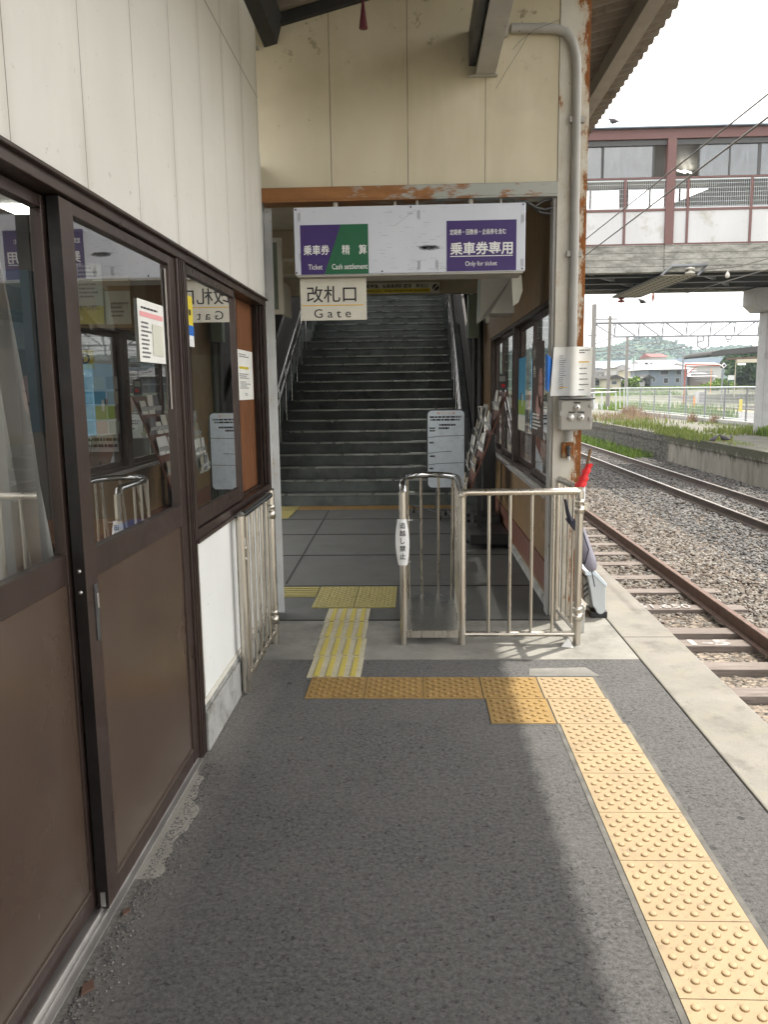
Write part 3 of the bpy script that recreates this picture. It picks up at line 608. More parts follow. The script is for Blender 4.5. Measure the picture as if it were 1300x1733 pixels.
leaf(2.128, 3.13, XW, 'outer brown sliding door leaf with recessed pull handle', True)
leaf(1.14, 2.19, XW - .042, 'inner brown sliding door leaf with curtain behind the glass')
leaf(.10, 1.10, XW, 'brown sliding door leaf beside the camera')
leaf(-.95, .06, XW - .042, 'brown sliding door leaf behind the camera')
# window
wf = MB().box(-1.04, XW + .010, 3.213, 4.965, .925, .965).box(-1.04, XW + .010, 3.213, 3.245, .966, 2.044).box(-1.04, XW + .010, 4.915, 4.965, .966, 2.044)
wf.box(-1.04, XW + .022, 3.213, 4.975, .912, .928).box(XW - .035, XW - .030, 3.25, 4.91, .966, .975)
wo_ = wf.build('window', 'bronze', off, .002)
def sash(y0, y1, xf, nm):
    MB().box(xf - .028, xf, y0, y0 + .035, .972, 2.04).box(xf - .028, xf, y1 - .035, y1, .972, 2.04).box(xf - .028, xf, y0, y1, 2.005, 2.041).box(xf - .027, xf - .001, y0 + .002, y1 - .002, .971, 1.04).build('sash', 'bronze', wo_, .002)
    MB().quad((xf - .014, y0 + .03, 1.035), (xf - .014, y1 - .03, 1.035), (xf - .014, y1 - .03, 2.01), (xf - .014, y0 + .03, 2.01)).build('glass', 'glass', wo_)
sash(3.25, 4.17, XW + .002, 'a')
MB().box(XW - .062, XW - .034, 4.13, 4.165, .972, 2.04).build('sash', 'bronze', wo_)
for k in range(3): MB().box(XW - .030 + k * .018, XW - .024 + k * .018, 4.868 + .01 * k, 4.912, .968, 2.043).build('jamb_rib', 'bronze', wo_)
tag(MB().box(-1.000, -.985, 4.42, 4.913, .966, 2.043).build('plywood_board', 'plywood', None), 'reddish brown stained plywood board standing behind the open half of the office window', 'board')
def sheetthing(name, label, cat, px4, X, marks, base='paper', group=None, curl=0):
    """px4 = (y0, z0, y1, z1) on the plane x = X, reads from +x"""
    y0, z0, y1, z1 = px4; t = thing(name, label, cat, (X, y0, z0), group)
    sheet((X, y0, z0), YR, XU, y1 - y0, z1 - z0, .0008).build('sheet', base, t)
    for i, (mt, a, b, c, d, rows) in enumerate(marks):
        u0, v0, uw, vh = a * (y1 - y0), b * (z1 - z0), c * (y1 - y0), d * (z1 - z0)
        m = MB()
        if rows: lines(m, (X, y0 + u0, z0 + v0), YR, XU, uw, vh, rows, i + int(y0 * 99))
        else: m = sheet((X + .0011 + .0003 * i, y0 + u0, z0 + v0), YR, XU, uw, vh, .0003)
        m.build('print' if rows else 'colour_band', mt, t)
    return t
sheetthing('notice', 'white notice with pink band taped to the outer door glass at the top right', 'paper', (2.715, 1.638, 2.995, 1.848), XW + .001 - .012, [('ink', .08, .84, .84, .07, 1), ('pink', .06, .73, .88, .08, 0), ('greyink', .08, .05, .4, .62, 9), ('paper2', .5, .12, .42, .52, 0), ('greyink', .52, .14, .38, .5, 7)])
tag(MB().box(XW - .0125, XW - .0115, 3.035, 3.062, 1.47, 1.99).build('tape_strip', G('cloudy tape').bsdf((.34, .31, .29), .35), None), 'long cloudy strip of old tape down the right edge of the outer door glass', 'tape')
sheetthing('sticker', 'narrow yellow and blue sticker on the near edge of the office window glass', 'sticker', (3.295, 1.72, 3.385, 1.925), XW - .008, [('white', 0, 0, 1, .22, 0), ('blue', 0, .22, 1, .2, 0), ('ink', .3, .55, .4, .25, 1)], 'yellow')
sheetthing('notice', 'white printed notice with a yellow line pinned on the plywood board behind the office window', 'paper', (4.447, 1.487, 4.865, 1.768), -.983, [('greyink', .1, .85, .75, .08, 2), ('yellow', .1, .62, .6, .05, 0), ('greyink', .08, .42, .8, .12, 3), ('greyink', .1, .22, .7, .16, 4), ('greyink', .4, .08, .3, .06, 2)])
# curtain with real folds
def curtain():
    n, m = 110, 26; ys = np.linspace(.9, 2.5, n); V = []
    for j in range(m):
        tz = j / (m - 1); z = .32 + 1.66 * tz
        for i, yv in enumerate(ys):
            s = i / (n - 1); gather = 1 - .15 * tz; yy = .9 + (yv - .9) * gather
            q = s * 62 + 1.3 * math.sin(tz * 2.0 + s * 5); x = -1.16 + .062 * math.sin(q + .5 * math.sin(q)) * (1.15 - .5 * tz) + .014 * math.sin(s * 141 + tz * 2)
            V.append((x, yy, z))
    F = [(j * n + i, j * n + i + 1, (j + 1) * n + i + 1, (j + 1) * n + i) for j in range(m - 1) for i in range(n - 1)]
    return tag(nparr('curtain', np.array(V), np.array(F), 'curtain', smooth=True), 'pale grey gathered curtain hanging behind the left door glass', 'curtain')
curtain()
# far wall of the office (faces the camera, y = 5.2): notice board and papers
def board_rect(a, b, Y=5.18): p = at(*a, Y); q = at(*b, Y); return p[0], p[2], q[0], q[2]
x0, z0, x1, z1 = board_rect((128, 556), (218, 466))
nb = thing('notice_board', 'brown cork notice board on the far wall inside the office', 'notice board', (x0, 5.19, z0))
B(x0, x1, 5.175, 5.198, z0, z1).build('cork', 'cork', nb); B(x0, x1, 5.165, 5.197, z0 - .02, z0 - .001).build('frame', 'blackmatt', nb)
for (a, b, lab, yel) in [((134, 549), (170, 446), 'tall white and yellow schedule paper pinned on the office notice board', 1), ((180, 549), (219, 492), 'white framed notice pinned right on the office notice board', 0)]:
    x0, z0, x1, z1 = board_rect(a, b, 5.17); t = thing('notice', lab, 'paper', (x0, 5.17, z0))
    sheet((x0, 5.17, z0), XR, XU, x1 - x0, z1 - z0).build('sheet', 'paper2', t)
    if yel:
        sheet((x0, 5.1685, z0), XR, XU, x1 - x0, (z1 - z0) * .30, .0003).build('colour_band', 'yellow', t)
        text(MB(), '何でもお気軽に', (x0 + .01, 5.168, z0 + .085), XR, XU, (x1 - x0) * .8, .035, .001, .02).build('print', 'ink', t)
        lines(MB(), (x0 + .01, 5.169, z0 + .16), XR, XU, (x1 - x0) * .85, (z1 - z0) * .6, 9, 4).build('print', 'greyink', t)
    else:
        text(MB(), 'ありがとう', (x0 + .03, 5.169, z1 - .11), XR, XU, (x1 - x0) * .7, .035).build('print', 'greyink', t)
        lines(MB(), (x0 + .03, 5.169, z0 + .04), XR, XU, (x1 - x0) * .75, (z1 - z0) * .5, 4, 2).build('print', 'greyink', t)
tag(B(*sorted((at(40, 560, 5.1)[0], at(80, 560, 5.1)[0])), 4.9, 5.19, 1.3, 2.28).build('locker', 'teal', None, .005), 'dark teal locker standing at the back of the office behind the curtain', 'locker')
x0, z0, x1, z1 = board_rect((136, 765), (188, 570), 5.15)
t = thing('poster', 'pale blue poster with a yellow badge hung on the office back wall', 'poster', (x0, 5.15, z0))
sheet((x0, 5.15, z0), XR, XU, x1 - x0, z1 - z0).build('sheet', 'bin', t)
sheet((x0 + .03, 5.148, z1 - .2), XR, XU, .10, .12, .0003).build('badge', 'yellow', t); text(MB(), 'D', (x0 + .055, 5.1475, z1 - .17), XR, XU, .05, .07, .001, .03).build('print', 'ink', t)
rr = random.Random(8)
for k in range(12): sheet((x0 + .03 + (k % 3) * .085, 5.148, z0 + .12 + (k // 3) * .095), XR, XU, .075, .08, .0003).build('picture', rr.choice(['teal', 'cigar', 'skin_print', 'greenplate', 'boxgrey', 'leafbrown', 'paper2']), t); lines(MB(), (x0 + .02, 5.148, z0 + .02), XR, XU, .3, .08, 2, 3).build('print', 'navy', t)
# desk with drawers, tray
x0, z0, x1, z1 = board_rect((150, 925), (240, 834), 4.6)
dk = thing('desk', 'brown wooden drawer desk seen through the outer door glass', 'desk', ((x0 + x1) / 2, 4.6, 0))
B(-2.5, -1.25, 4.25, 5.1, .69, .72).build('desk_top', 'wood', dk, .004)
for k in range(4): B(-2.45, -1.9, 4.28, 5.05, .06 + k * .155, .20 + k * .155).build('drawer', 'desk', dk, .004)
for xx in (-1.32,): B(xx, xx + .05, 4.3, 5.05, .0, .689).build('leg', 'blackmatt', dk)
tag(MB().prism([(-1.66, 4.3, .722), (-1.30, 4.3, .722), (-1.27, 4.3, .80), (-1.69, 4.3, .80)], (0, .28, 0)).build('tray', 'blue', None, .004), 'bright blue tray on the desk inside the office', 'tray')
fc = thing('filing_cabinet', 'grey filing cabinet at the back of the office behind the notice', 'cabinet', (-1.35, 5.0, 0))
B(-1.52, -1.12, 4.72, 5.19, 0, 1.75).build('body', 'greenplate', fc, .004)
for k in range(4): B(-1.50, -1.14, 4.71, 4.719, .06 + k * .42, .44 + k * .42).build('drawer_front', 'greenplate', fc, .003)
tag(MB().box(-4.09, -3.6, 1.2, 4.2, .0, 1.1).box(-4.09, -3.7, 1.2, 4.2, 1.11, 2.0).build('shelf_unit', 'boxgrey', None, .01), 'grey shelving unit along the far side of the office', 'shelf')

# ================================================================== PORTAL AND HALL
hall = thing('gate_hall', 'cream panelled station hall with an open portal under a rusty beam leading to the stairs', 'building', (0, 5.3, 0))
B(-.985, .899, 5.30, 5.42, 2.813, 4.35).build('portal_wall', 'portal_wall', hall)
bm = MB().box(-.965, .899, 5.255, 5.40, 2.715, 2.728).box(-.965, .899, 5.255, 5.268, 2.7285, 2.800).box(-.965, .899, 5.295, 5.31, 2.729, 2.812)
bm.build('lintel_beam', 'beam', hall, .002)
colp = MB().box(.902, 1.088, 5.295, 5.307, 0, 4.55).box(.902, 1.088, 5.43, 5.442, 0, 4.55).box(.990, .999, 5.3075, 5.4295, 0, 4.55)
colp.build('column', 'column', hall, .0015)
MB().tube([(1.012, 5.270, 1.47), (1.012, 5.270, 2.4), (1.006, 5.270, 3.42), (1.000, 5.270, 3.52), (.975, 5.270, 3.61), (.93, 5.270, 3.668), (.87, 5.270, 3.688), (.60, 5.270, 3.700)], .027, 14).build('conduit', 'steel_paint', hall)
br = MB()
for z in (2.35, 3.15): MB().box(.965, 1.058, 5.262, 5.293, z, z + .035).build('conduit_clip', 'steel_paint', hall)
br.tube([(.58, 5.27, 3.70), (.50, 5.27, 3.70)], .05, 12); br.lathe([(.031, -.02), (.031, .02)], (.80, 5.27, 3.692), 12, 'x')
br.build('junction_box', 'steel_paint', hall)
B(.884, .901, 5.31, 5.43, 0, 2.72).build('jamb', 'steel_paint', hall)
# left post of the portal
MB().box(-.985, -.928, 5.0, 5.008, 0, 2.95).box(-.985, -.977, 5.0085, 5.40, 0, 2.95).box(-.985, -.928, 5.39, 5.398, 0, 2.71).box(-.935, -.928, 5.0085, 5.06, 0, 2.95).build('left_post', 'post', hall, .001)
MB().box(-.991, -.966, 5.0, 5.03, 2.951, 3.52).box(-.991, -.905, 5.0, 5.03, 3.521, 3.535).build('corner_strip', 'steel_paint', hall)
B(-.985, -.905, 5.0, 5.299, 0, .06).build('post_foot', 'foundation', hall) if 0 else None
# right wall (inside ochre) with two sliding windows
rw = MB().box(.93, 1.05, 5.443, 11.4, .0, .79).box(.93, 1.05, 5.443, 11.4, 2.14, 3.0).box(.93, 1.05, 10.33, 11.4, .79, 2.14)
rw.build('right_wall', 'ochre', hall)
MB().box(1.0505, 1.06, 5.443, 11.4, .0, 3.6).build('outer_skin', 'left_wall', hall) if 0 else None
MB().box(.915, .9295, 5.45, 10.6, .10, .30).build('skirting', 'sidebrown', hall); 
MB().prism([(.905, 5.45, .0), (.9295, 5.45, .0), (.9295, 5.45, .055), (.91, 5.45, .04)], (0, 4.9, 0)).build('wall_foot', 'foundation', hall)
MB().box(.88, 1.06, 5.45, 10.33, .791, .806).box(.872, .8795, 5.45, 10.33, .785, .812).build('sill', 'alu', hall)
def hwin(y0, y1):
    z0, z1 = .807, 2.139; ym = (y0 + y1) / 2
    wdw = MB().box(.935, 1.045, y0, y0 + .04, z0, z1).box(.935, 1.045, y1 - .04, y1, z0, z1).box(.935, 1.045, y0 + .0405, y1 - .0405, z1 - .035, z1).box(.935, 1.045, y0 + .0405, y1 - .0405, z0, z0 + .028).build('window', 'bronze', hall, .002)
    for a, b, x in ((y0 + .042, ym + .025, .955), (ym - .025, y1 - .042, .992)):
        MB().box(x, x + .03, a, a + .045, z0 + .03, z1 - .036).box(x, x + .03, b - .045, b, z0 + .03, z1 - .036).box(x + .001, x + .029, a + .046, b - .046, z1 - .08, z1 - .037).box(x + .001, x + .029, a + .046, b - .046, z0 + .03, z0 + .08).build('sash', 'bronze', wdw, .002)
        MB().quad((x + .014, a + .04, z0 + .07), (x + .014, b - .04, z0 + .07), (x + .014, b - .04, z1 - .07), (x + .014, a + .04, z1 - .07)).build('glass', 'glass_side', wdw)
hwin(5.47, 7.72); hwin(7.80, 10.05)
B(.935, 1.045, 7.7205, 7.7995, .807, 2.139).build('mullion', 'bronze', hall); B(.931, 1.045, 10.0505, 10.329, .807, 2.139).build('window_post', 'ochre', hall)
# ceiling and cross beams
MB().box(-2.3, .929, 5.421, 10.62, 2.97, 3.02).build('ceiling', 'hall_white', hall)
for yb, zb in ((7.45, 2.72), (9.0, 2.80)): B(-2.3, .929, yb, yb + .16, zb, 2.969).build('ceiling_beam', 'hall_beam', hall, .004)
B(-2.3, 1.05, 10.63, 10.80, 2.765, 3.9).build('stair_lintel', 'hall_beam', hall)
B(-2.3, .929, 5.42, 5.50, 2.80, 2.969).build('portal_back', 'hall_beam', hall)
B(-2.4, -2.3, 10.1, 10.9, 0, 3.0).build('left_wall', 'ochre', hall); B(-2.4, -2.3, 5.3, 10.099, 2.6, 3.0).build('left_lintel', 'hall_beam', hall); B(-2.3, -.99, 5.3, 5.42, 0, 3.0).build('office_end_wall', 'ochre', hall)
B(-2.4, 1.06, 5.43, 10.62, 3.021, 3.06).build('hall_roof', 'roof_sheet', hall)
# black cable bundle over the right end of the sign
cb = MB(); cb.tube([at(870, 343, 5.2), at(890, 341, 5.22), at(908, 352, 5.24), at(922, 355, 5.28), at(934, 352, 5.30)], .010, 8); cb.tube([at(905, 350, 5.24), at(920, 340, 5.27), at(934, 337, 5.30)], .008, 8); cb.tube([at(898, 346, 5.25), at(915, 360, 5.27), at(932, 362, 5.30)], .009, 8)
tag(cb.build('cable_bundle', 'black', None), 'black cable bundle looping from the sign box to the column', 'cable')

# platform canopy over the platform: rises away from the building
def rz(x): return 3.69 + .245 * (x + .96)
can = thing('platform_canopy', 'brown corrugated canopy roof over the platform with grey steel beams', 'canopy roof', (.6, 4, 4))
V = []; n = 11 * 34; xs = np.linspace(-1.6, 2.12, 8); yv = np.linspace(-4, 11.2, 1400)
for x in xs:
    for q in yv:
        f = (q / .165) % 1; tri = min(1, max(0, abs(f - .5) * 4.4 - .6)); V.append((x, q, rz(x) + .08 + .042 * tri))
V = np.array(V); F = np.array([(i * 1400 + j, (i + 1) * 1400 + j, (i + 1) * 1400 + j + 1, i * 1400 + j + 1) for i in range(7) for j in range(1399)])
V2 = V.copy(); V2[:, 2] += .012
o = nparr('roof_sheet', np.concatenate([V, V2]), np.concatenate([F, F[:, ::-1] + len(V)]), 'roof_sheet', can); o.data.transform(Matrix.Translation(-can.location))
ed = MB()
for j in range(0, 1399): 
    a = V[7 * 1400 + j]; b = V[7 * 1400 + j + 1]; ed.quad(a, b, b + np.array([0, 0, .012]), a + np.array([0, 0, .012]))
ed.build('roof_edge', 'roof_sheet', can)
pz = rz(1.75)
MB().box(1.70, 1.80, -4, 11.1, pz - .075, pz + .070).build('purlin', 'purlin', can, .003)
MB().box(1.805, 1.86, -4, 11.1, pz - .02, pz + .005).build('purlin_flange', 'purlin', can)
for yb in (5.36, 2.0, -1.4): MB().prism([(-1, yb, rz(-1) - .07), (2.1, yb, rz(2.1) - .03), (2.1, yb, rz(2.1) + .07), (-1, yb, rz(-1) + .07)], (0, .08, 0)).build('rafter', 'purlin', can, .003)
MB().prism([(-.919, -4, 3.64), (-.84, -4, 3.66), (-.80, -4, 3.80), (-.919, -4, 3.80)], (0, 9.29, 0)).build('eave_board', 'blackmatt', can)
MB().prism([(-.92, 5.25, 3.735), (.34, 5.25, 4.04), (.34, 5.25, 4.10), (-.92, 5.25, 3.80)], (0, .049, 0)).build('wall_plate', 'blackmatt', can)
gb = MB().box(.385, .505, -4, 5.296, 3.437, 3.449).box(.385, .505, -4, 5.296, 3.64, 3.652).box(.440, .450, -4, 5.296, 3.4495, 3.6395)
gb.build('girder', 'steel_paint', can, .002)
MB().box(.345, .384, -4, 5.296, 3.50, 3.70).build('girder_plate', 'steeldark', can)
MB().box(.34, .52, 5.25, 5.297, 3.432, 3.436).build('girder_seat', 'steel_paint', can)
tag(MB().tube([at(868, 84, 5.25), at(880, 70, 5.24), at(906, 50, 5.22), at(948, 33, 5.2)], .0012, 6).tube([at(840, 150, 5.29), at(856, 122, 5.28), at(884, 78, 5.25), at(896, 56, 5.24)], .0012, 6).build('loose_wire', 'steeldark', None), 'thin loose wires hanging beside the girder end on the portal wall', 'wire')
bp = at(615, 48, 4.8)
bl = thing('hanging_cone', 'small dark maroon cone hanging from the roof above the ticket sign', 'ornament', bp)
MB().lathe([(.0025, .155), (.005, .15), (.0245, 0), (.022, -.002), (.0, .0)], bp, 18).build('cone', 'maroon', bl); MB().tube([(bp[0], bp[1], bp[2] + .15), (bp[0], bp[1], 3.95)], .002, 6).build('cord', 'maroon', bl)

# ================================================================== STAIRS
st = thing('staircase', 'wide dark concrete staircase climbing to the footbridge behind the gate', 'stairs', (-.7, 10.65, 0))
RI, TR, Y0 = .154, .315, 10.65
SX0, SX1 = -2.12, .72
def flight(n, ys, zs):
    for i in range(n):
        y = ys + i * TR; z = zs + (i + 1) * RI
        d = TR + .02 if i < n - 1 else 1.2 + .02
        s_ = MB().box(SX0, SX1, y + .012, y + d, z - RI - .02, z - .012 if 1 else z).box(SX0 + .0, SX1, y + .0, y + d + .0, z - .0115, z).build('step', 'stair', st, .004)
        MB().box(SX0 + .12, SX1 - .12, y - .004, y + .045, z + .0005, z + .007).box(SX0 + .12, SX1 - .12, y - .005, y - .0005, z - .018, z + .0).build('nosing', 'nosing', s_)
MT['nosing'] = basic('worn metal nosing', (.27, .28, .265), .3, .7, var=.3, vs=3)
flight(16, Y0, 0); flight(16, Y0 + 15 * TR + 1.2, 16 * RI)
def slope(x0, x1, h0, h1):
    ya, yb_, yc = Y0, Y0 + 15 * TR, Y0 + 15 * TR + 1.2; yd = yc + 15 * TR; zb, zd = 16 * RI, 32 * RI
    p = [(ya, 0), (yb_, zb), (yc, zb), (yd, zd), (yd + 1.5, zd)]
    return MB().prism([(x0, y, z + h0) for y, z in p] + [(x0, y, z + h1) for y, z in p[::-1]], (x1 - x0, 0, 0))
slope(SX1 + .001, SX1 + .10, -.4, .30).build('stringer', 'stair', st); slope(SX0 - .10, SX0 - .001, -.4, .30).build('stringer', 'stair', st)
slope(SX1 + .12, SX1 + .16, .10, 1.05).build('side_panel', 'stair_wall', st); slope(SX0 - .16, SX0 - .12, .10, 1.05).build('side_panel', 'stair_wall', st)
for sx, s_ in ((SX1 - .08, 1), (SX0 + .08, -1)):
    for h in (.88, .68):
        q = [(Y0 - .1, 0), (Y0 + 15 * TR, 16 * RI), (Y0 + 15 * TR + 1.2, 16 * RI), (Y0 + 30 * TR + 1.2, 32 * RI)]
        MB().tube([(sx, y, z + h) for y, z in q], .02, 10).build('handrail', 'polished', st)
    for k in range(9):
        i = k * 2; y = Y0 + i * TR + .1; z = (i + 1) * RI
        if k < 8: MB().tube([(sx, y, z), (sx, y, z + .86)], .014, 8).build('rail_post', 'polished', st)
# stairwell shell
sw = thing('stairwell', 'dark enclosure around and over the stairs', 'building', (0, 12, 0))
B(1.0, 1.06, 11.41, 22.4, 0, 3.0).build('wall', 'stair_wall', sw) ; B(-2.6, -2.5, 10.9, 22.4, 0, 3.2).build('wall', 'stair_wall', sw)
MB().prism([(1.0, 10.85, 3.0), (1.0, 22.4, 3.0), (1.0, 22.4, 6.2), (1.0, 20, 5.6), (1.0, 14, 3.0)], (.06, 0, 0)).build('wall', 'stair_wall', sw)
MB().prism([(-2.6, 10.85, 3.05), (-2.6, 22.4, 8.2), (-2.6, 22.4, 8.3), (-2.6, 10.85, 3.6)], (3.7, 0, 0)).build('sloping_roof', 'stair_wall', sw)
B(-2.5, -2.31, 10.81, 10.9, 0, 3.0).build('end_wall', 'stair_wall', sw); B(.93, 1.05, 11.401, 11.5, 0, 3.0).build('end_wall', 'stair_wall', sw)
for k in range(8):
    y = 12.3 + k * 1.25; B(1.0, 1.05, y, y + .08, 3, 4.6 + k * .5).build('mullion', 'bronze', sw)
# dark pipes and cabinets beside the stairs
pg = thing('pipe_group', 'dark vertical pipes in the gap between the stairs and the ochre wall', 'pipes', (.86, 11.0, 0))
for xx, r in ((.80, .03), (.88, .045), (.95, .02)): MB().tube([(xx, 11.0, 0), (xx, 11.0, 3)], r, 10).build('pipe', 'steeldark', pg)
pb = at(800, 545, 10.9); tag(B(pb[0] - .07, pb[0] + .08, 10.75, 10.9, 2.2, 2.75).build('panel_box', 'greenplate', None, .004), 'small grey green box high beside the top of the right handrail', 'box')

# ================================================================== SIGNS
SY = 5.12
sg = thing('ticket_sign', 'long white overhead box sign with purple and green panels hanging below the rusty beam', 'sign', (0, 5.2, 2.3))
B(-.745, .683, SY, 5.36, 2.247, 2.652).build('box', 'signface', sg, .006)
B(-.73, .67, SY + .002, 5.355, 2.236, 2.2465).build('bottom_tray', 'boxgrey', sg)
fl = SY - .0018
def ipx(p, Y=SY): q = at(p[0], p[1], Y); return q[0], q[2]
def poly(pts, mt, Y, nm, par, th=.0012): return MB().prism([(a, Y, b) for a, b in pts], (0, th, 0)).build(nm, mt, par)
zt, zb = 2.546, 2.250
poly([(-.706, zb), (-.561, zb), (-.452, zt), (-.706, zt)], 'purple', fl, 'purple_panel', sg); poly([(-.5605, zb), (-.284, zb), (-.284, zt), (-.4515, zt)], 'green', fl, 'green_panel', sg)
poly([(.200, zb + .003), (.628, zb + .003), (.628, zt + .007), (.200, zt + .007)], 'purple', fl, 'purple_panel', sg)
Yt = fl - .0004
for tx_, o_, w_, h_, b_ in (('乗車券', (-.688, 2.366), .162, .060, .015), ('Ticket', (-.660, 2.279), .088, .031, .005), ('精', (-.449, 2.366), .050, .058, .015), ('算', (-.344, 2.366), .050, .058, .015), ('Cash settlement', (-.512, 2.278), .222, .033, .008),
                            ('定期券・回数券・企画券を含む', (.219, 2.468), .345, .034, .012), ('乗車券専用', (.221, 2.348), .385, .078, .022), ('Only for ticket', (.315, 2.275), .195, .036, .004)):
    text(MB(), tx_, (o_[0], Yt, o_[1]), XR, XU, w_, h_, .001, b_).build('lettering', 'white', sg)
MB().box(.222, .606, Yt - .0012, Yt - .0002, 2.339, 2.344).build('underline', 'white', sg)
sm = MB(); rr = random.Random(5)
for k in range(230):
    an = rr.uniform(0, 6.283); ra = math.sqrt(rr.random()); a = .086 + .058 * ra * math.cos(an) + rr.gauss(0, .010); b = 2.397 + .011 * ra * math.sin(an) + rr.gauss(0, .0035); l = rr.uniform(.004, .022); h = rr.uniform(.0006, .0032); sm.box(a, a + l, SY - .0012, SY - .0004, b, b + h)
sm.build('scuff_marks', basic('graphite scuff', (.17, .18, .21), .6), sg)
cr = MB(); rr = random.Random(9)
for k in range(60):
    a = rr.uniform(-.26, .18); b = rr.uniform(2.26, 2.63); l = rr.uniform(.01, .05); cr.box(a, a + l, SY - .0008, SY - .0003, b, b + .0009)
for a, b in ((-.72, 2.60), (.02, 2.60), (.02, 2.30), (.655, 2.56), (.655, 2.30), (.13, 2.30), (-.715, 2.36)):
    for j in range(5): cr.box(a + j * .004, a + .0012 + j * .004, SY - .0008, SY - .0003, b - .02 - rr.random() * .02, b + .02)
cr.prism([(-.12, SY - .0008, 2.53), (-.118, SY - .0008, 2.53), (.012, SY - .0008, 2.625), (.010, SY - .0008, 2.625)], (0, .0005, 0))
cr.build('scratches', 'greyink', sg)
sc_ = MB()
for a, b in ((-.73, 2.638), (-.735, 2.262), (.668, 2.64), (.665, 2.262), (-.02, 2.64), (-.20, 2.262)): sc_.lathe([(0, -.003), (.005, -.002), (.0055, 0)], (a, SY - .0005, b), 10, 'y')
sc_.build('screws', 'steeldark', sg)
hg = MB()
for a in (-.50, -.12, .02, .36, .55): hg.tube([(a, 5.30, 2.653), (a, 5.30, 2.714)], .016 if a in (-.50, .36) else .008, 10)
hg.build('hangers', 'column', sg)
gbd = thing('gate_sign', 'small white board with large black characters and a yellow line hung under the ticket sign', 'sign', (-.5, 5.2, 2.1))
B(-.726, -.305, 5.190, 5.200, 1.976, 2.235).build('board', 'offwhite', gbd, .002)
text(MB(), '改札口', (-.684, 5.1895, 2.086), XR, XU, .315, .102, .001, .008).build('lettering', 'ink', gbd); text(MB(), 'G a t e', (-.640, 5.1895, 1.992), XR, XU, .235, .054, .001).build('lettering', 'ink', gbd)
B(-.718, -.325, 5.1885, 5.1895, 2.066, 2.0715).build('yellow_rule', 'amber', gbd)
yx0, yz1 = -.66, 2.905
ys = thing('exit_sign', 'narrow white and yellow line and exit sign over the foot of the stairs', 'sign', (0, 10.6, 2.8))
B(-.85, .327, 10.60, 10.625, 2.768, 2.897).build('board', 'paper2', ys)
B(-.85, .20, 10.597, 10.5995, 2.772, 2.825).build('yellow_band', 'yellow', ys)
t2 = MB(); text(t2, '草津線、信楽高原鐵道線　南出口', (-.63, 10.599, 2.832), XR, XU, .80, .052, .001, .02); text(t2, 'Kusatsu Line    Shigarakikogen Line  South Exit', (-.66, 10.596, 2.782), XR, XU, .84, .030, .001, .01)
t2.lathe([(.042, -.001), (.0, -.001)], (.272, 10.599, 2.833), 20, 'y'); t2.build('lettering', 'ink', ys)
MB().tube([(.245, 10.594, 2.80), (.262, 10.594, 2.83), (.292, 10.594, 2.85)], .006, 6).prism([(.275, 10.592, 2.86), (.302, 10.592, 2.864), (.296, 10.592, 2.84)], (0, .003, 0)).build('arrow', 'paper2', ys)
sd = thing('side_sign', 'dark panel in a white frame hung edge-on behind the left post', 'sign', (-.95, 5.6, 2.1))
MB().box(-1.2, -.905, 5.60, 5.64, 2.535, 2.565).box(-1.2, -.905, 5.60, 5.64, 2.06, 2.09).box(-.935, -.905, 5.60, 5.64, 2.0905, 2.5345).build('frame', 'offwhite', sd, .002)
B(-1.2, -.9355, 5.61, 5.635, 2.0905, 2.5345).build('panel', 'greenplate', sd); MB().box(-.93, -.90, 5.645, 5.95, 2.06, 2.28).build('housing', 'boxgrey', sd, .004)
ub = thing('wall_unit', 'grey boxed unit mounted under the right end of the ticket sign', 'electrical unit', (.6, 6, 2.1))
MB().prism([(.475, 6.0, 2.02), (.545, 5.9, 2.065), (.715, 5.9, 2.065), (.715, 5.9, 2.34), (.475, 5.9, 2.34)], (0, .3, 0)).build('body', 'boxgrey', ub, .004)
MB().box(.4735, .4745, 5.95, 6.18, 2.06, 2.32).build('side_plate', 'greenplate', ub); MB().lathe([(.02, 0), (.012, -.05), (0, -.05)], (.53, 5.98, 2.055), 12).build('nozzle', 'boxgrey', ub)
MB().box(.50, .70, 5.92, 6.10, 2.341, 2.969).build('drop_rod', 'boxgrey', ub)
hp = MB().prism([at(866, 466, 5.6), at(883, 466, 5.6), at(885, 492, 5.6), at(878, 512, 5.6), at(869, 518, 5.6)], (0, .012, .0)); tag(hp.build('hanging_paper', 'paper2', None), 'crumpled pale paper hanging behind the right end of the ticket sign', 'paper')

# ================================================================== RAILINGS AND GATES
def collar(mb, x, y, z, r=.029, h=.045): return mb.lathe([(.0, 0), (r, 0), (r, h), (.0, h)], (x, y, z), 18)
rg = thing('ticket_gate_railing', 'stainless steel railing with curved inspector booth beside the gate way', 'railing', (.1, 4.68, 0))
XA, XB_, YF = -.080, .272, 4.68
MB().tube([(XA, YF, 0), (XA, YF, .935)], .021, 18).build('post', 'stainless', rg)
MB().tube([(XB_, YF, 0), (XB_, YF, .90)], .023, 18).build('post', 'stainless', rg)
path = [(XA, YF, .90), (XA, YF, .955), (XA, YF + .02, .965), (XA, 5.15, .965)] + [(.092 - .172 * math.cos(a), 5.30 + .20 * math.sin(a), .965) for a in np.linspace(.25, math.pi - .25, 12)] + [(XB_ - .008, 5.15, .965), (XB_ - .004, YF + .03, .945)]
path = [(XA + .004, YF + .03, .93), (XA + .004, YF + .04, .955), (XA, YF + .06, .965), (XA, 5.05, .965)] + [(.092 - .176 * math.cos(a), 5.10 + .26 * math.sin(a), .965) for a in np.linspace(.12, math.pi - .12, 14)] + [(XB_ - .004, 5.05, .960), (XB_ - .002, YF + .02, .93)]
MB().tube(path, .020, 16).build('top_rail', 'polished', rg)
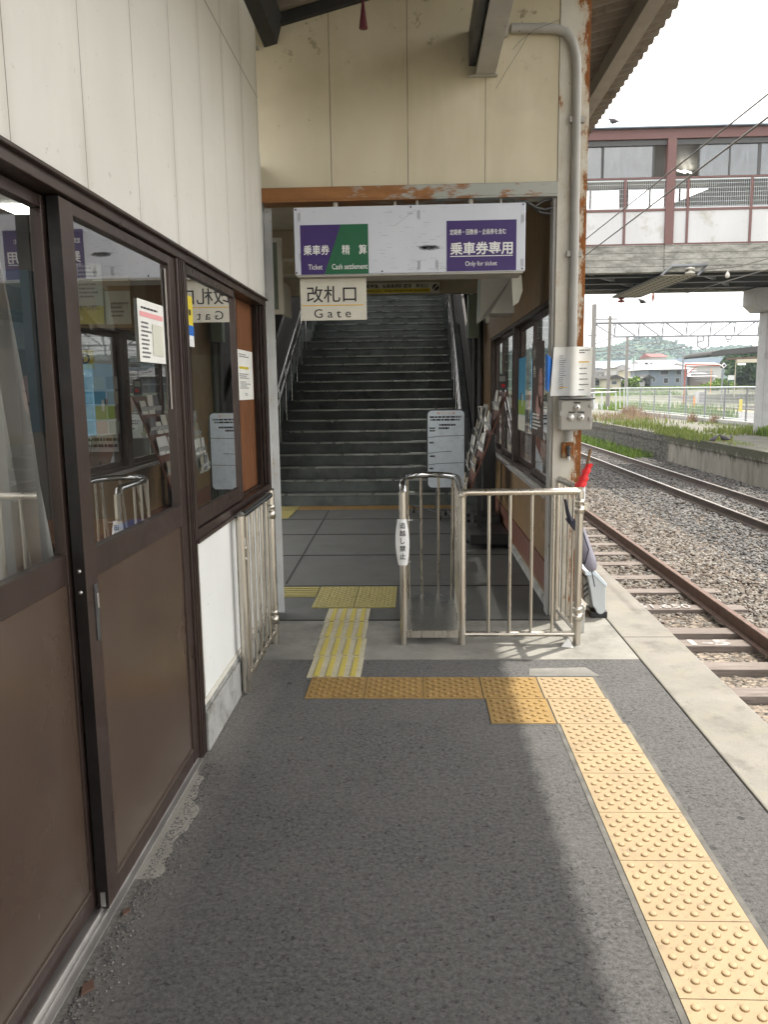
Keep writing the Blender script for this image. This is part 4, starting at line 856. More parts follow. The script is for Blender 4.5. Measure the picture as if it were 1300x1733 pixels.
plate = [(XA + .02, YF, .075), (XB_ - .02, YF, .075), (XB_ - .012, 5.30, .075)] + [(.096 + .17 * math.cos(a), 5.32 + .26 * math.sin(a), .075) for a in np.linspace(.1, math.pi - .1, 12)] + [(XA + .012, 5.30, .075)]
MB().prism(plate, (0, 0, .010)).build('floor_plate', 'plate', rg); MB().box(XA + .02, XB_ - .022, YF - .008, YF + .002, .045, .087).build('plate_front', 'stainless', rg)
bars = MB()
def bar(par, x, y, z0, z1, r=.0085, x2=None, y2=None): return MB().tube([(x, y, z0), (x2 if x2 is not None else x, y2 if y2 is not None else y, z1)], r, 10).build('bar', 'stainless', par)
for a in np.linspace(.5, math.pi - .5, 4)[:]: bar(rg, .096 - .168 * math.cos(a), 5.32 + .25 * math.sin(a), .08, .96, .0085, .092 - .17 * math.cos(a), 5.10 + .26 * math.sin(a))
for k in range(5): bar(rg, XB_ - .006, 4.86 + k * .115, .08, .955)
for k in range(3): bar(rg, XA + .012, 5.0 + k * .13, .08, .96)
MB().tube([(XB_ + .0, YF, .905), (XB_ + .012, YF, .925), (XB_ + .03, YF, .930), (.945, YF, .930), (.957, YF, .925)], .021, 16).build('front_rail', 'stainless', rg)
MB().tube([(XB_ + .012, YF, .065), (.944, YF, .065)], .016, 14).build('bottom_rail', 'stainless', rg)
for x in (.431, .557, .685, .812): bar(rg, x, YF, .07, .925, .010)
MB().tube([(.962, YF, .0), (.962, YF, .93)], .023, 18).build('post', 'stainless', rg)
c_ = MB(); collar(c_, .962, YF, .80); collar(c_, .962, YF, .855, .027, .03); collar(c_, .962, YF, .15); collar(c_, .962, YF, .205, .027, .03)
c_.box(.985, 1.005, YF - .012, YF + .012, .82, .86).box(.985, 1.0, YF - .012, YF + .012, .16, .19).build('hinge', 'stainless', rg)
MB().tube([(.958, YF + .015, .935), (.955, 4.80, .945), (.945, 5.05, .945), (.93, 5.18, .945)], .021, 14).build('side_rail', 'stainless', rg)
MB().tube([(.925, 5.20, .0), (.925, 5.20, .95)], .021, 16).build('post', 'stainless', rg); MB().tube([(.958, YF + .03, .08), (.93, 5.18, .08)], .015, 12).build('bottom_rail', 'stainless', rg)
for k in range(3): bar(rg, .953 - k * .007, 4.82 + k * .12, .08, .94)
tag(MB().tube([(XB_ - .028, 4.75, .80), (XB_ - .035, 4.75, .78), (XB_ - .03, 4.75, .76), (XB_ - .035, 4.75, .74), (XB_ - .028, 4.75, .66)], .004, 8).build('gate_hook', 'stainless', None), 'small steel hook hanging on the inner side of the booth railing', 'hook')
tag(MB().tube([(XA + .035, 4.76, .83), (XA + .028, 4.76, .80), (XA + .036, 4.76, .77), (XA + .03, 4.76, .70)], .003, 8).build('short_chain', 'stainless', None), 'short chain dangling behind the top of the banner post', 'chain')
# banner
bn = thing('no_overtaking_banner', 'white vertical banner with black Japanese characters tied to the railing post', 'banner', (-.078, 4.64, .5))
nn = 14; vs = []; fsn = []
for i in range(nn + 1):
    t_ = i / nn; z = .50 + .278 * t_; hw = .024 + .017 * math.sin(math.pi * (t_ * .9 + .05)); xc = -.081 - .004 * t_
    for j in range(5): u = j / 4 * 2 - 1; vs.append((xc + hw * u, 4.650 - .012 * (1 - u * u) - .006 * math.sin(math.pi * t_), z))
for i in range(nn):
    for j in range(4): fsn.append((i * 5 + j, i * 5 + j + 1, i * 5 + j + 6, i * 5 + j + 5))
MB().add(vs, fsn, True).build('cloth', 'white', bn)
tt = MB()
for k, ch in enumerate('追越し禁止'): text(tt, ch, (-.099 + (.006 if ch == 'し' else 0), 4.6295, .724 - k * .046), XR, XU, .036 if ch != 'し' else .024, .036, .001, .012)
tt.build('lettering', 'ink', bn)
MB().tube([(-.060, 4.645, .772), (-.02, 4.66, .770)], .0018, 6).tube([(-.062, 4.645, .515), (-.035, 4.66, .52)], .0018, 6).build('tie', 'white', bn)
# left gate leaf (open, along the wall)
lg = thing('gate_leaf', 'open stainless steel gate leaf folded back along the left wall', 'gate', (-.87, 4.3, 0))
XL = -.872
MB().tube([(XL, 3.865, .02), (XL, 3.865, .925)], .024, 18).build('post', 'stainless', lg)
MB().tube([(XL, 3.88, .925), (XL, 4.66, .925)], .0215, 14).build('top_rail', 'polished', lg); MB().tube([(XL, 3.88, .075), (XL, 4.66, .075)], .016, 12).build('bottom_rail', 'stainless', lg)
for k in range(5): bar(lg, XL, 4.0 + k * .135, .08, .92, .010)
MB().tube([(XL, 4.70, .0), (XL, 4.70, .95)], .023, 16).build('hinge_post', 'stainless', lg)
c_ = MB(); collar(c_, XL, 4.70, .78, .028, .05); collar(c_, XL, 4.70, .835, .026, .03); collar(c_, XL, 4.70, .13, .028, .05); collar(c_, XL, 4.70, .185, .026, .03); c_.build('hinge', 'stainless', lg)
MB().box(XL + .012, XL + .026, 3.853, 3.873, .78, .815).lathe([(.010, 0), (.010, .004), (0, .006)], (XL + .022, 3.863, .765), 12, 'x').lathe([(.008, 0), (.008, .004), (0, .006)], (XL + .022, 3.863, .71), 12, 'x').build('latch', 'alu', lg)

# ================================================================== THINGS ON THE COLUMN
cbx = thing('control_box', 'grey control box with three round knobs and a small hood on the rusty column', 'control box', (1.03, 5.2, 1.36))
MB().box(.928, 1.128, 5.17, 5.262, 1.262, 1.455).build('body', 'boxgrey', cbx, .008)
MB().prism([(.925, 5.150, 1.456), (.925, 5.265, 1.470), (.925, 5.265, 1.476), (.925, 5.146, 1.463)], (.214, 0, 0)).build('hood', 'steeldark', cbx)
for k, (a, b) in enumerate(((1.03, 1.405), (.993, 1.343), (1.057, 1.343))):
    kn = MB().lathe([(.021, 0), (.021, -.008), (.014, -.009), (.014, -.020), (0, -.021)], (a, 5.169, b), 18, 'y').build('knob', 'alu', cbx, .001)
    MB().lathe([(.006, -.022), (0, -.0225)], (a, 5.169, b), 10, 'y').build('knob_mark', 'white' if k == 1 else 'steeldark', kn)
MB().box(1.010, 1.052, 5.1665, 5.1695, 1.432, 1.441).box(.978, 1.020, 5.1665, 5.1695, 1.372, 1.380).box(1.034, 1.078, 5.1665, 5.1695, 1.372, 1.380).build('name_strip', 'black', cbx)
MB().box(1.108, 1.134, 5.16, 5.172, 1.405, 1.425).box(1.108, 1.134, 5.16, 5.172, 1.32, 1.345).box(.922, .94, 5.162, 5.171, 1.355, 1.385).build('latch', 'steel_paint', cbx, .001)
MB().tube([(1.0, 5.25, 1.262), (1.0, 5.25, 1.19)], .026, 14).build('pipe_stub', 'steel_paint', cbx)
sk = thing('socket_plate', 'corroded square switch plate below the control box on the column', 'switch', (1.0, 5.28, 1.1))
MB().box(.957, 1.036, 5.262, 5.294, 1.075, 1.178).build('plate', painted_rust('corroded plate', (.30, .26, .16), None, .52), sk, .004)
MB().lathe([(.016, 0), (.016, -.018), (.008, -.024), (0, -.025)], (1.0, 5.262, 1.142), 14, 'y').lathe([(.011, -.03), (.011, .03)], (1.0, 5.248, 1.118), 12).build('switch_lever', 'steeldark', sk)
MB().lathe([(.008, 0), (.010, -.02), (.003, -.028), (0, -.028)], (1.0, 5.246, 1.088), 10).build('pull_knob', 'white', sk)
rr = random.Random(2); bo = MB()
for a in (.964, 1.029):
    for b in (1.084, 1.169): bo.lathe([(.004, 0), (0, -.003)], (a, 5.262, b), 8, 'y')
bo.build('bolts', 'steeldark', sk)
# papers wrapped round the conduit
def curved_paper():
    vs, fs = [], []; n = 26
    pts = []
    for i in range(n + 1):
        u = i / n; x = .884 + .254 * u; d = (x - 1.012) / .045; y = 5.262 - .032 * math.exp(-d * d) + .006 * math.sin(u * 9); pts.append((x, y))
    for j in range(7):
        v = j / 6; z0 = 1.480 + .310 * v
        for i, (x, y) in enumerate(pts): vs.append((x + .018 * (v - .5) * (1 if i < 9 else .35), y - .005 * (1 - v), z0 - (.004 if i > n - 3 else 0)))
    for j in range(6):
        for i in range(n): fs.append((j * (n + 1) + i, j * (n + 1) + i + 1, (j + 1) * (n + 1) + i + 1, (j + 1) * (n + 1) + i))
    return MB().add(vs, fs, True)
pn = thing('timetable_sheet', 'white printed sheets wrapped around the conduit above the control box', 'paper', (1, 5.25, 1.5)); curved_paper().build('sheet', 'paper', pn)
lines(MB(), (1.045, 5.245, 1.50), XR, XU, .075, .17, 5, 3, .0, .2).build('print', 'greyink', pn); lines(MB(), (.925, 5.246, 1.52), XR, XU, .045, .22, 16, 4, .0, .35).build('print', 'greyink', pn)
MB().box(1.032, 1.115, 5.240, 5.241, 1.690, 1.697).box(.925, .985, 5.240, 5.241, 1.531, 1.535).build('yellow_mark', 'amber', pn); lines(MB(), (1.03, 5.242, 1.745), XR, XU, .09, .03, 2, 8, .0).build('print', 'ink', pn)
bf = thing('blue_folder', 'blue plastic folder clipped upright at the left side of the column', 'folder', (.86, 5.25, 1.5))
MB().prism([(.832, 5.22, 1.53), (.848, 5.20, 1.507), (.848, 5.20, 1.73), (.838, 5.21, 1.742), (.832, 5.22, 1.735)], (.012, .02, 0)).build('cover', 'blue', bf, .002)
MB().prism([(.850, 5.22, 1.507), (.868, 5.27, 1.54), (.884, 5.28, 1.70), (.882, 5.28, 1.718), (.852, 5.21, 1.734)], (.004, .004, 0)).build('cover', 'blue', bf)
# red signal flag standing at the corner post
p0, p1 = at(984, 838, 4.72), at(1000, 760, 4.72)
fg = thing('red_flag', 'rolled red signal flag on a brown stick standing behind the corner post', 'flag', (p0[0], 4.72, .5))
MB().tube([at(988, 818, 4.72), p1], .0085, 10).build('stick', 'desk', fg)
a, b = Vector(at(982, 824, 4.715)), Vector(at(998, 785, 4.715)); cl = []
for k in range(11):
    t_ = k / 10; c = a.lerp(b, t_); rad = .029 - .012 * t_ + .004 * math.sin(k * 2.1)
    for j in range(16): an = j / 16 * 2 * math.pi; cl.append((c.x + rad * math.cos(an) * (1 + .16 * math.sin(5 * an + k)), c.y + rad * math.sin(an), c.z + .004 * math.sin(3 * an)))
MB().add(cl, [(k * 16 + j, k * 16 + (j + 1) % 16, (k + 1) * 16 + (j + 1) % 16, (k + 1) * 16 + j) for k in range(10) for j in range(16)], True).build('red_cloth', 'red', fg)
a2 = Vector(at(987, 845, 4.715)); MB().tube([a2, a + Vector((.012, 0, .012))], .014, 12, r2=.020).build('white_cloth', 'white', fg)
# folded umbrella hung on the railing
um = thing('folded_umbrella', 'folded grey and dark umbrella hanging by its strap from the corner railing', 'umbrella', (1.02, 4.85, .6))
MB().tube([at(957, 845, 4.80), at(961, 866, 4.80), at(966, 882, 4.80)], .008, 8, r2=.016).build('strap', 'navy', um)
MB().prism([at(959, 880, 4.80), at(967, 874, 4.80), at(975, 880, 4.80), at(980, 905, 4.80), at(971, 896, 4.80)], (0, .05, 0)).build('dark_cover', 'navy', um, .004)
cl = []
cs = [(985, 893, 3), (987, 908, 7), (990, 925, 10), (994, 942, 12), (998, 955, 11), (1001, 963, 7), (1002, 967, 2)]
for k, (px, py, hw) in enumerate(cs):
    c = Vector(at(px, py, 4.82)); rad = hw / 1350 * 4.82
    for j in range(20): an = j / 20 * 2 * math.pi; cl.append((c.x + rad * math.cos(an) * (1 + .22 * math.cos(6 * an + k * .5)), c.y + rad * .8 * math.sin(an), c.z + .006 * math.cos(3 * an + k)))
MB().add(cl, [(k * 20 + j, k * 20 + (j + 1) % 20, (k + 1) * 20 + (j + 1) % 20, (k + 1) * 20 + j) for k in range(6) for j in range(20)], True).build('canopy_cloth', 'umbrella', um)
MB().tube([at(987, 900, 4.77), at(997, 930, 4.765), at(990, 955, 4.77)], .004, 6).build('binding', 'navy', um); MB().tube([at(1002, 966, 4.82), at(1007, 993, 4.82)], .0035, 8).build('tip_rod', 'navy', um)
# white bin on the platform edge
bx = thing('waste_bin', 'light grey plastic bin with rounded bottom and sloping lid beside the corner post', 'bin', (1.2, 5.3, 0))
Yb = 5.22
pts = [(1008, 972), (1026, 988), (1026, 1028)] + [(1017 + 9 * math.cos(a), 1028 + 12 * math.sin(a)) for a in np.linspace(.2, math.pi - .2, 8)] + [(1004, 1026), (1000, 1000), (994, 972)]
poly3 = [at(a, b, Yb) for a, b in pts]; MB().prism(poly3, (-.0, .24, 0)).build('body', 'bin', bx, .006)
lid = [at(a, b, Yb - .006) for a, b in [(990, 966), (1008, 966), (1028, 988), (1027, 994), (1007, 974), (992, 974)]]; MB().prism(lid, (0, .26, 0)).build('lid', 'whiteboard', bx, .003)
q = at(1008, 1040, Yb); MB().box(q[0] - .02, q[0] + .085, Yb + .02, Yb + .2, 0, q[2] + .012).build('foot', 'black', bx)
MB().prism([at(987, 975, Yb + .05), at(1000, 985, Yb + .05), at(1003, 1030, Yb + .05), at(990, 1018, Yb + .05)], (0, .18, 0)).build('rear_body', 'boxgrey', bx, .004)
hb = MB(); 
for k in range(3): 
    hb.prism([at(988, 992 + k * 9, Yb + .045), at(996, 985 + k * 9, Yb + .045), at(996, 988 + k * 9, Yb + .045), at(988, 996 + k * 9, Yb + .045)], (0, .004, 0))
hb.build('vent', 'black', bx)
q0, q1 = at(985, 1076, 4.86), at(995, 1022, 4.86)
tag(MB().box(.985, 1.045, 4.90, 4.96, .0, .19).box(1.046, 1.058, 4.91, 4.95, .0, .175).build('metal_case', 'alu', None, .005), 'narrow ribbed aluminium case standing on the floor by the corner post', 'case')
tag(MB().prism([(.86, 4.62, .003), (.93, 4.60, .003), (.915, 4.66, .04), (.90, 4.66, .04)], (0, .004, 0)).build('paper_scrap', 'paper', None), 'small crumpled paper at the foot of the railing near the corner post', 'litter')

# ================================================================== WHITEBOARD, RACKS, POSTERS
wb = thing('whiteboard', 'light blue white information board on castors in front of the stairs', 'whiteboard', (.35, 9.5, 0))
x0, x1, zb_, zt_ = .143, .570, .385, 1.288; YB = 9.4
def rrect(x0, x1, z0, z1, r, Y):
    p = []
    for cx_, cz_, a0 in ((x1 - r, z1 - r, 0), (x0 + r, z1 - r, 90), (x0 + r, z0 + r, 180), (x1 - r, z0 + r, 270)):
        for k in range(6): a = R(a0 + k * 18); p.append((cx_ + r * math.cos(a), Y, cz_ + r * math.sin(a)))
    return p[::-1]
MB().prism(rrect(x0 - .014, x1 + .014, zb_ - .014, zt_ + .014, .06, YB + .002), (0, .025, 0)).build('frame', 'steeldark', wb)
MB().prism(rrect(x0, x1, zb_, zt_, .05, YB), (0, .0018, 0)).build('board', 'whiteboard', wb)
m = MB(); lines(m, (x0 + .02, YB - .001, 1.165), XR, XU, .40, .065, 2, 1, .0, .6); lines(m, (x0 + .12, YB - .001, 1.065), XR, XU, .21, .075, 2, 2, .0, .6); lines(m, (x0 + .015, YB - .001, 1.04), XR, XU, .09, .06, 2, 3, .0, .6)
for z, w_ in ((.905, .09), (.745, .09), (.60, .06)): lines(m, (x0 + .015, YB - .001, z), XR, XU, w_, .022, 1, int(z * 100), .0, .9)
m.build('small_print', 'ink', wb)
m = MB()
for z, xa in ((.985, x1), (.80, x0 + .28), (.665, x1 - .01)): m.tube([(x0 + .005, YB - .002, z - .01), (x0 + .12, YB - .002, z + .005), (xa, YB - .002, z + .012)], .003, 5)
m.build('hand_drawn_lines', 'ink', wb); sheet((x0 + .1, YB - .001, 1.243), XR, XU, .22, .03, .0004).build('title_strip', 'paper', wb)
m = MB(); text(m, '告', (x0 + .115, YB - .0015, 1.246), XR, XU, .024, .024); text(m, '知', (x0 + .29, YB - .0015, 1.246), XR, XU, .024, .024); m.build('title', 'red', wb)
m = MB().tube([(x1 + .02, YB + .03, .1), (x1 + .02, YB + .03, 1.2)], .012, 8).tube([(x0 + .1, YB + .03, .1), (x0 + .1, YB + .03, .6)], .012, 8).tube([(-.03, 9.95, .09), (.28, 9.30, .09)], .015, 8).tube([(.36, 9.7, .09), (.45, 8.80, .09)], .015, 8).tube([(.12, 9.6, .10), (.6, 9.4, .10)], .012, 8); m.build('stand', 'steeldark', wb)
for a, b in ((-.03, 9.95), (.28, 9.30), (.36, 9.7), (.45, 8.80)): MB().lathe([(0, -.012), (.035, -.012), (.035, .012), (0, .012)], (a, b, .036), 14, 'x').build('castor', 'black', wb)
def rack(label, xb, zb, xt, zt, y0, y1, nrow, dark=True, seed=1, head=True):
    t = thing('leaflet_rack', label, 'leaflet rack', ((xb + xt) / 2, (y0 + y1) / 2, 0)); u = Vector((xt - xb, 0, zt - zb)); L = u.length; u.normalize(); n = Vector((-u.z, 0, u.x)); P = Vector((xb, y0, zb))
    MB().prism([P, P + u * L, P + u * L - n * .018, P - n * .018], (0, y1 - y0, 0)).build('back_board', 'sidebrown' if dark else 'boxgrey', t)
    rr = random.Random(seed); cl_ = ['paper', 'pocket', 'paper2', 'offwhite', 'bin', 'greyink', 'cigar']
    for k in range(nrow):
        a = P + u * (L * (k + .1) / nrow); lp_ = MB().prism([a + n * .001, a + u * .07 + n * .045, a + u * .075 + n * .043, a + u * .005 + n * .001], (0, y1 - y0, 0)).build('pocket', 'pocket', t)
        nc = 3
        for c in range(nc):
            ya = y0 + (y1 - y0) * (c + .1) / nc; hh = rr.uniform(.12, .19); tilt = rr.uniform(.01, .05)
            MB().prism([a + n * .008, a + u * hh + n * (.010 + tilt), a + u * hh + n * (.016 + tilt), a + n * .016], (0, (y1 - y0) / nc * .8, 0)).build('leaflets', cl_[rr.randrange(7)], t).location.y += ya - y0
    MB().box(xb + .12, xb + .16, (y0 + y1) / 2 - .02, (y0 + y1) / 2 + .02, .03, zb + .35).build('pole', 'black', t)
    MB().box(xb - .02, xt, y0, y0 + .04, 0.03, .06).box(xb - .02, xt, y1 - .04, y1, .03, .06).box(xb + .10, xb + .16, y0, y1, .03, .06).build('base', 'black', t)
    if head:
        q = P + u * L; MB().box(q.x - .08, q.x, y0 + .02, y0 + .04, q.z + .02, q.z + .17).build('header', 'steeldark', t)
        MB().box(q.x - .07, q.x - .01, y0 + .018, y0 + .0195, q.z + .10, q.z + .15).build('header_print', 'boxgrey', t)
        MB().box(q.x - .05, q.x - .015, y0 + .018, y0 + .0195, q.z + .045, q.z + .075).build('header_band', 'red', t)
    return t
rack('taller leaflet rack with a reddish brown back leaning beside the ochre wall windows', .50, .50, .875, 1.50, 7.75, 8.35, 5)
r2 = rack('smaller grey leaflet rack standing between the whiteboard and the taller rack', .60, .62, .80, 1.36, 9.0, 9.45, 4, False, 5, False)
tag(MB().tube([(.79, 9.2, .02), (.79, 9.2, 1.30), (.75, 9.2, 1.33), (.71, 9.2, 1.33)], .011, 10).build('rack_pole', 'alu', None), 'thin pale upright pole behind the leaflet racks', 'pole')
tag(MB().box(.52, .90, 7.62, 8.3, .035, .14).box(.60, .88, 8.31, 8.8, .03, .22).build('black_case', 'black', None, .01), 'low black case on the floor under the taller leaflet rack', 'case')
tag(B(.72, .86, 8.6, 8.75, .0, 1.05).build('dark_post', 'black', None, .01), 'slim black stand post behind the taller leaflet rack', 'post')
# hanging posters in the hall windows
def poster(label, X, y0, y1, z0, z1, parts, nm='poster', tilt=0):
    t = thing(nm, label, 'poster', (X, y0, z0))
    MB().prism([(X, y0, z0 + tilt), (X, y1, z0), (X, y1, z1), (X, y0, z1 + tilt)], (.0012, 0, 0)).build('sheet', parts[0], t)
    for i, (mt, a, b, c, d) in enumerate(parts[1]):
        ya, yb2 = y1 - (y1 - y0) * a, y1 - (y1 - y0) * c; za, zb2 = z0 + (z1 - z0) * b, z0 + (z1 - z0) * d
        MB().box(X - .0008 - .0004 * i, X - .0004 - .0004 * i, yb2, ya, za, zb2).build('printed_area', mt, t)
    return t
p_ = poster('dark hanging poster with white brushed characters and a pale face in the near hall window', .905, 5.72, 6.30, 1.19, 1.88, ('poster_dark', []), 'hanging_poster', -.02)
fm = MB(); rr = random.Random(4)
def oval(mb, X, y, z, ry, rz_, wob=.1, seed=0):
    q = random.Random(seed); mb.prism([(X, y + ry * math.cos(a) * (1 + q.uniform(-wob, wob)), z + rz_ * math.sin(a) * (1 + q.uniform(-wob, wob))) for a in np.linspace(0, 2 * math.pi, 22)[:-1]], (-.0004, 0, 0)); return mb
oval(fm, .9042, 5.86, 1.53, .10, .15, .06, 2); oval(fm, .9042, 5.96, 1.40, .12, .09, .2, 3); fm.build('portrait', 'skin_print', p_)
fm = MB(); oval(fm, .9034, 5.80, 1.56, .03, .012, .1, 4); oval(fm, .9034, 5.91, 1.56, .03, .012, .1, 5); oval(fm, .9034, 5.85, 1.465, .035, .012, .1, 6); fm.build('portrait_features', 'sidebrown', p_)
fm = MB(); lines(fm, (.9036, 6.25, 1.22), (0, -1, 0), XU, .45, .13, 5, 3, .0, .5); text(fm, '水', (.9036, 6.24, 1.74), (0, -1, 0), XU, .15, .10, .001); text(fm, '魚', (.9036, 6.22, 1.61), (0, -1, 0), XU, .13, .09, .001); fm.build('lettering', 'paper', p_)
poster('blue and green poster taped to the second pane of the near hall window', .948, 6.98, 7.44, 1.16, 1.80, ('skyblue', [('grass_print', 0, .22, 1, .42), ('paper2', 0, 0, 1, .215), ('leafbrown', .35, .42, .5, .52), ('white', .55, .34, .68, .50)]))

# ================================================================== TACTILE PAVING
def dome_tile(mat, ny=9):
    mb = MB(); mb.box(.0015, .2985, .0015, .2985 if ny == 9 else .03 + ny * .03 - .0015, -.01, .004)
    for r_ in range(ny):
        nx = 5 if r_ % 2 == 0 else 4
        for c in range(nx):
            x = (.03 if nx == 5 else .06) + c * .06; y = .03 + r_ * .03
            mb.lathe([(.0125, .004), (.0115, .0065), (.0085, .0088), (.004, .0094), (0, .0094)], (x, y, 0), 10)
    return mb
protos = {}
def tactile(kind, x, y, label, mat, grp, cat='paving tile', rot=0, ny=9):
    key = (kind, mat, ny)
    if key not in protos:
        if kind == 'dome': o = dome_tile(mat, ny).build('tactile_tile', mat)
        elif kind == 'mat':
            mb = MB().box(0, .298, 0, .338, -.004, .004); o = mb.build('guide_mat', 'mat_base', None, .0015)
            b = MB()
            for k in range(4):
                xx = .035 + k * .068; b.prism([(xx, .012, .0041), (xx + .032, .012, .0041), (xx + .030, .326, .0041), (xx + .002, .326, .0041)], (0, 0, .0055))
            b.build('guide_bars', 'mat_bar', o, .002)
        elif kind == 'line':
            mb = MB().box(0, .298, 0, .298, -.004, .003)
            for k in range(4): mb.box(.005, .293, .03 + k * .068, .062 + k * .068, .0031, .0085)
            o = mb.build('tactile_tile', mat)
        o.location = (0, 0, 0); protos[key] = o; n_ = o
    else:
        p = protos[key]; n_ = p.copy(); COL.objects.link(n_)
        for ch in p.children: c = ch.copy(); COL.objects.link(c); c.parent = n_
    n_.location = (x, y, 0); n_.rotation_euler.z = rot; tag(n_, label, cat, grp); return n_
g1 = 'yellow domed paving tiles on the asphalt'
od = ['first', 'second', 'third', 'fourth', 'fifth']
for i in range(3): tactile('dome', -.570 + .30 * i, 3.810, 'amber domed paving tile, %s from the left in the row across the platform' % od[i], 'tile_amber', g1, rot=(.001 * (i - 1)))
tactile('dome', .332, 3.812, 'amber domed paving tile, fourth from the left in the row across the platform', 'tile_amber', g1); tactile('dome', .636, 3.812, 'amber domed paving tile at the right end of the upper row', 'tile_faded', g1)
tactile('dome', .340, 3.510, 'amber domed paving tile at the left of the short lower row', 'tile_amber', g1); tactile('dome', .645, 3.510, 'domed paving tile at the inner corner where the row meets the strip', 'tile_faded', g1)
yy = 3.21
for i in range(8):
    if i == 1: yy_ = yy + .30 - .18; tactile('dome', .655, yy_, 'narrow cut domed paving tile with only five rows of domes in the right strip', 'tile_faded', g1, ny=5); yy = yy_ - .30; continue
    lab = 'sun faded domed paving tile, %s of the right strip counted from the bend' % (['first', 'second', 'third', 'fourth', 'fifth', 'sixth', 'seventh'][min(i, 6)]) if i < 7 else 'faded domed paving tile in the part of the strip beside the camera'
    tactile('dome', .655, yy, lab if i != 7 else 'sun faded domed paving tile nearest the camera cut by the bottom right corner', 'tile_faded', g1); yy -= .30
g2 = 'yellow guide mats in the gate way'
for i in range(4): 
    o = tactile('mat', -.600 - .008 * i - (0 if i else 0), 4.105 + .345 * i, 'worn beige guide mat with four yellow bars, %s from the near end' % od[i], 'mat_base', g2); o.scale.x = .98 + .012 * (i % 2)
g3 = 'lemon yellow domed mats behind the gate'
for i, (x, y, lab) in enumerate([(-.755, 5.512, 'near left'), (-.452, 5.512, 'near right'), (-.755, 5.820, 'far left'), (-.452, 5.820, 'far right')]):
    tactile('dome', x, y, 'lemon yellow domed mat, %s of the block of four behind the gate way' % lab, 'tile_lemon', g3)
tactile('line', -1.062, 5.822, 'lemon yellow mat with long bars beside the left post', 'tile_lemon', g3)
for i in range(8):
    tactile('line', -1.86 + .302 * i, 10.28, 'small dull yellow warning tile at the foot of the stairs, %s from the left' % (['first', 'second', 'third', 'fourth', 'fifth', 'sixth', 'seventh', 'eighth'][i]), 'tile_lemon' if i < 1 else 'tile_amber', 'warning tiles at the foot of the stairs')
tactile('line', -1.86, 9.90, 'dull yellow bar mat at the left foot of the stairs', 'tile_lemon', 'warning tiles at the foot of the stairs'); tactile('line', -1.86, 9.59, 'nearest dull yellow bar mat running towards the left of the stairs', 'tile_lemon', 'warning tiles at the foot of the stairs')
tag(MB().prism([(-.885, 2.14, .002), (-.872, 2.158, .002), (-.862, 2.14, .002), (-.876, 2.12, .002)], (0, 0, .006)).build('brick_chip', 'leafbrown', None), 'small reddish chip of brick lying by the threshold', 'chip')
tag(MB().prism([(-.880, 1.84, .002), (-.86, 1.86, .004), (-.845, 1.83, .003), (-.87, 1.805, .002)], (0, 0, .006)).build('dead_leaf', 'leafbrown', None), 'curled dead leaf lying on the grit near the bottom left', 'leaf')
# grit along the threshold
n = 2600; P = np.stack([-.885 + np.abs(rng.normal(0, .045, n)), rng.uniform(-.5, 3.1, n), np.full(n, .002)], -1)
V, F = blobs(P, rng.uniform(.0015, .0045, (n, 1)), .3, (1, 1, .7)); nparr('grit', V, F, 'stone_grey', kind='stuff')

# ================================================================== FOOTBRIDGE
fb = thing('footbridge', 'brown and white covered footbridge crossing high over the tracks on a concrete deck', 'footbridge', (7, 22.5, 4.6))
BX0, BX1, BY0, BY1 = -3.2, 19, 22.5, 27.5
B(BX0, BX1, BY0, BY0 + .30, 4.58, 5.29).build('deck_beam', 'girder', fb, .01); B(BX0, BX1, BY1 - .30, BY1, 4.58, 5.29).build('deck_beam', 'girder', fb, .01)
B(BX0, BX1, BY0 + .305, BY1 - .305, 5.05, 5.25).build('deck', 'gantry', fb)
for yy in (23.6, 25.0, 26.4): MB().box(BX0, BX1, yy, yy + .02, 4.62, 5.04).box(BX0, BX1, yy - .1, yy + .12, 4.60, 4.619).build('girder', 'steeldark', fb)
cb = MB()
for k in range(6):
    x = 1.5 + k * 3.0; cb.prism([(x, 22.85, 4.66), (x + .12, 22.85, 4.66), (x + 2.9, 27.1, 4.66), (x + 2.78, 27.1, 4.66)], (0, 0, .12))
    cb.box(x, x + .1, 22.81, 27.19, 4.8, 4.95)
cb.build('cross_brace', 'gantry', fb)
B(6.72, 6.96, BY0 - .03, BY0 - .001, 4.66, 5.30).build('leak_stain_rib', 'girder', fb)
def fascia(yf, s):
    MB().box(BX0, BX1, yf, yf + s * .18, 7.98, 8.24).build('roof_fascia', 'bridge_brown', fb, .01); MB().box(BX0, BX1, yf + s * .06, yf + s * .12, 7.84, 7.979).build('window_head', 'steeldark', fb)
    MB().box(BX0, BX1, yf, yf + s * .08, 5.292, 5.33).box(BX0, BX1, yf, yf + s * .08, 6.16, 6.22).box(BX0, BX1, yf, yf + s * .06, 6.98, 7.02).build('rail_strip', 'bridge_brown', fb)
    for xx in (-.0, 6.70, 13.4):
        MB().box(xx, xx + .23, yf - s * .04, yf + s * .2, 5.29, 7.979).build('frame_post', 'bridge_brown', fb, .008)
    for k in range(12):
        x = -3 + k * 1.66
        if abs(x - 0.1) < .4: continue
        MB().box(x + .30, x + .36, yf - s * .01, yf + s * .09, 5.331, 7.0).build('panel_post', 'bridge_brown', fb)
    MB().box(BX0, BX1, yf + s * .02, yf + s * .05, 5.331, 6.159).build('white_panel', 'bridge_panel', fb)
fascia(BY0, 1); fascia(BY1, -1)
ms = MB()
for x in np.arange(0, 16.5, .055): ms.box(x, x + .009, BY0 + .03, BY0 + .036, 6.24, 6.96)
for z in np.arange(6.27, 6.97, .115): ms.box(-3, 16.5, BY0 + .036, BY0 + .044, z, z + .008)
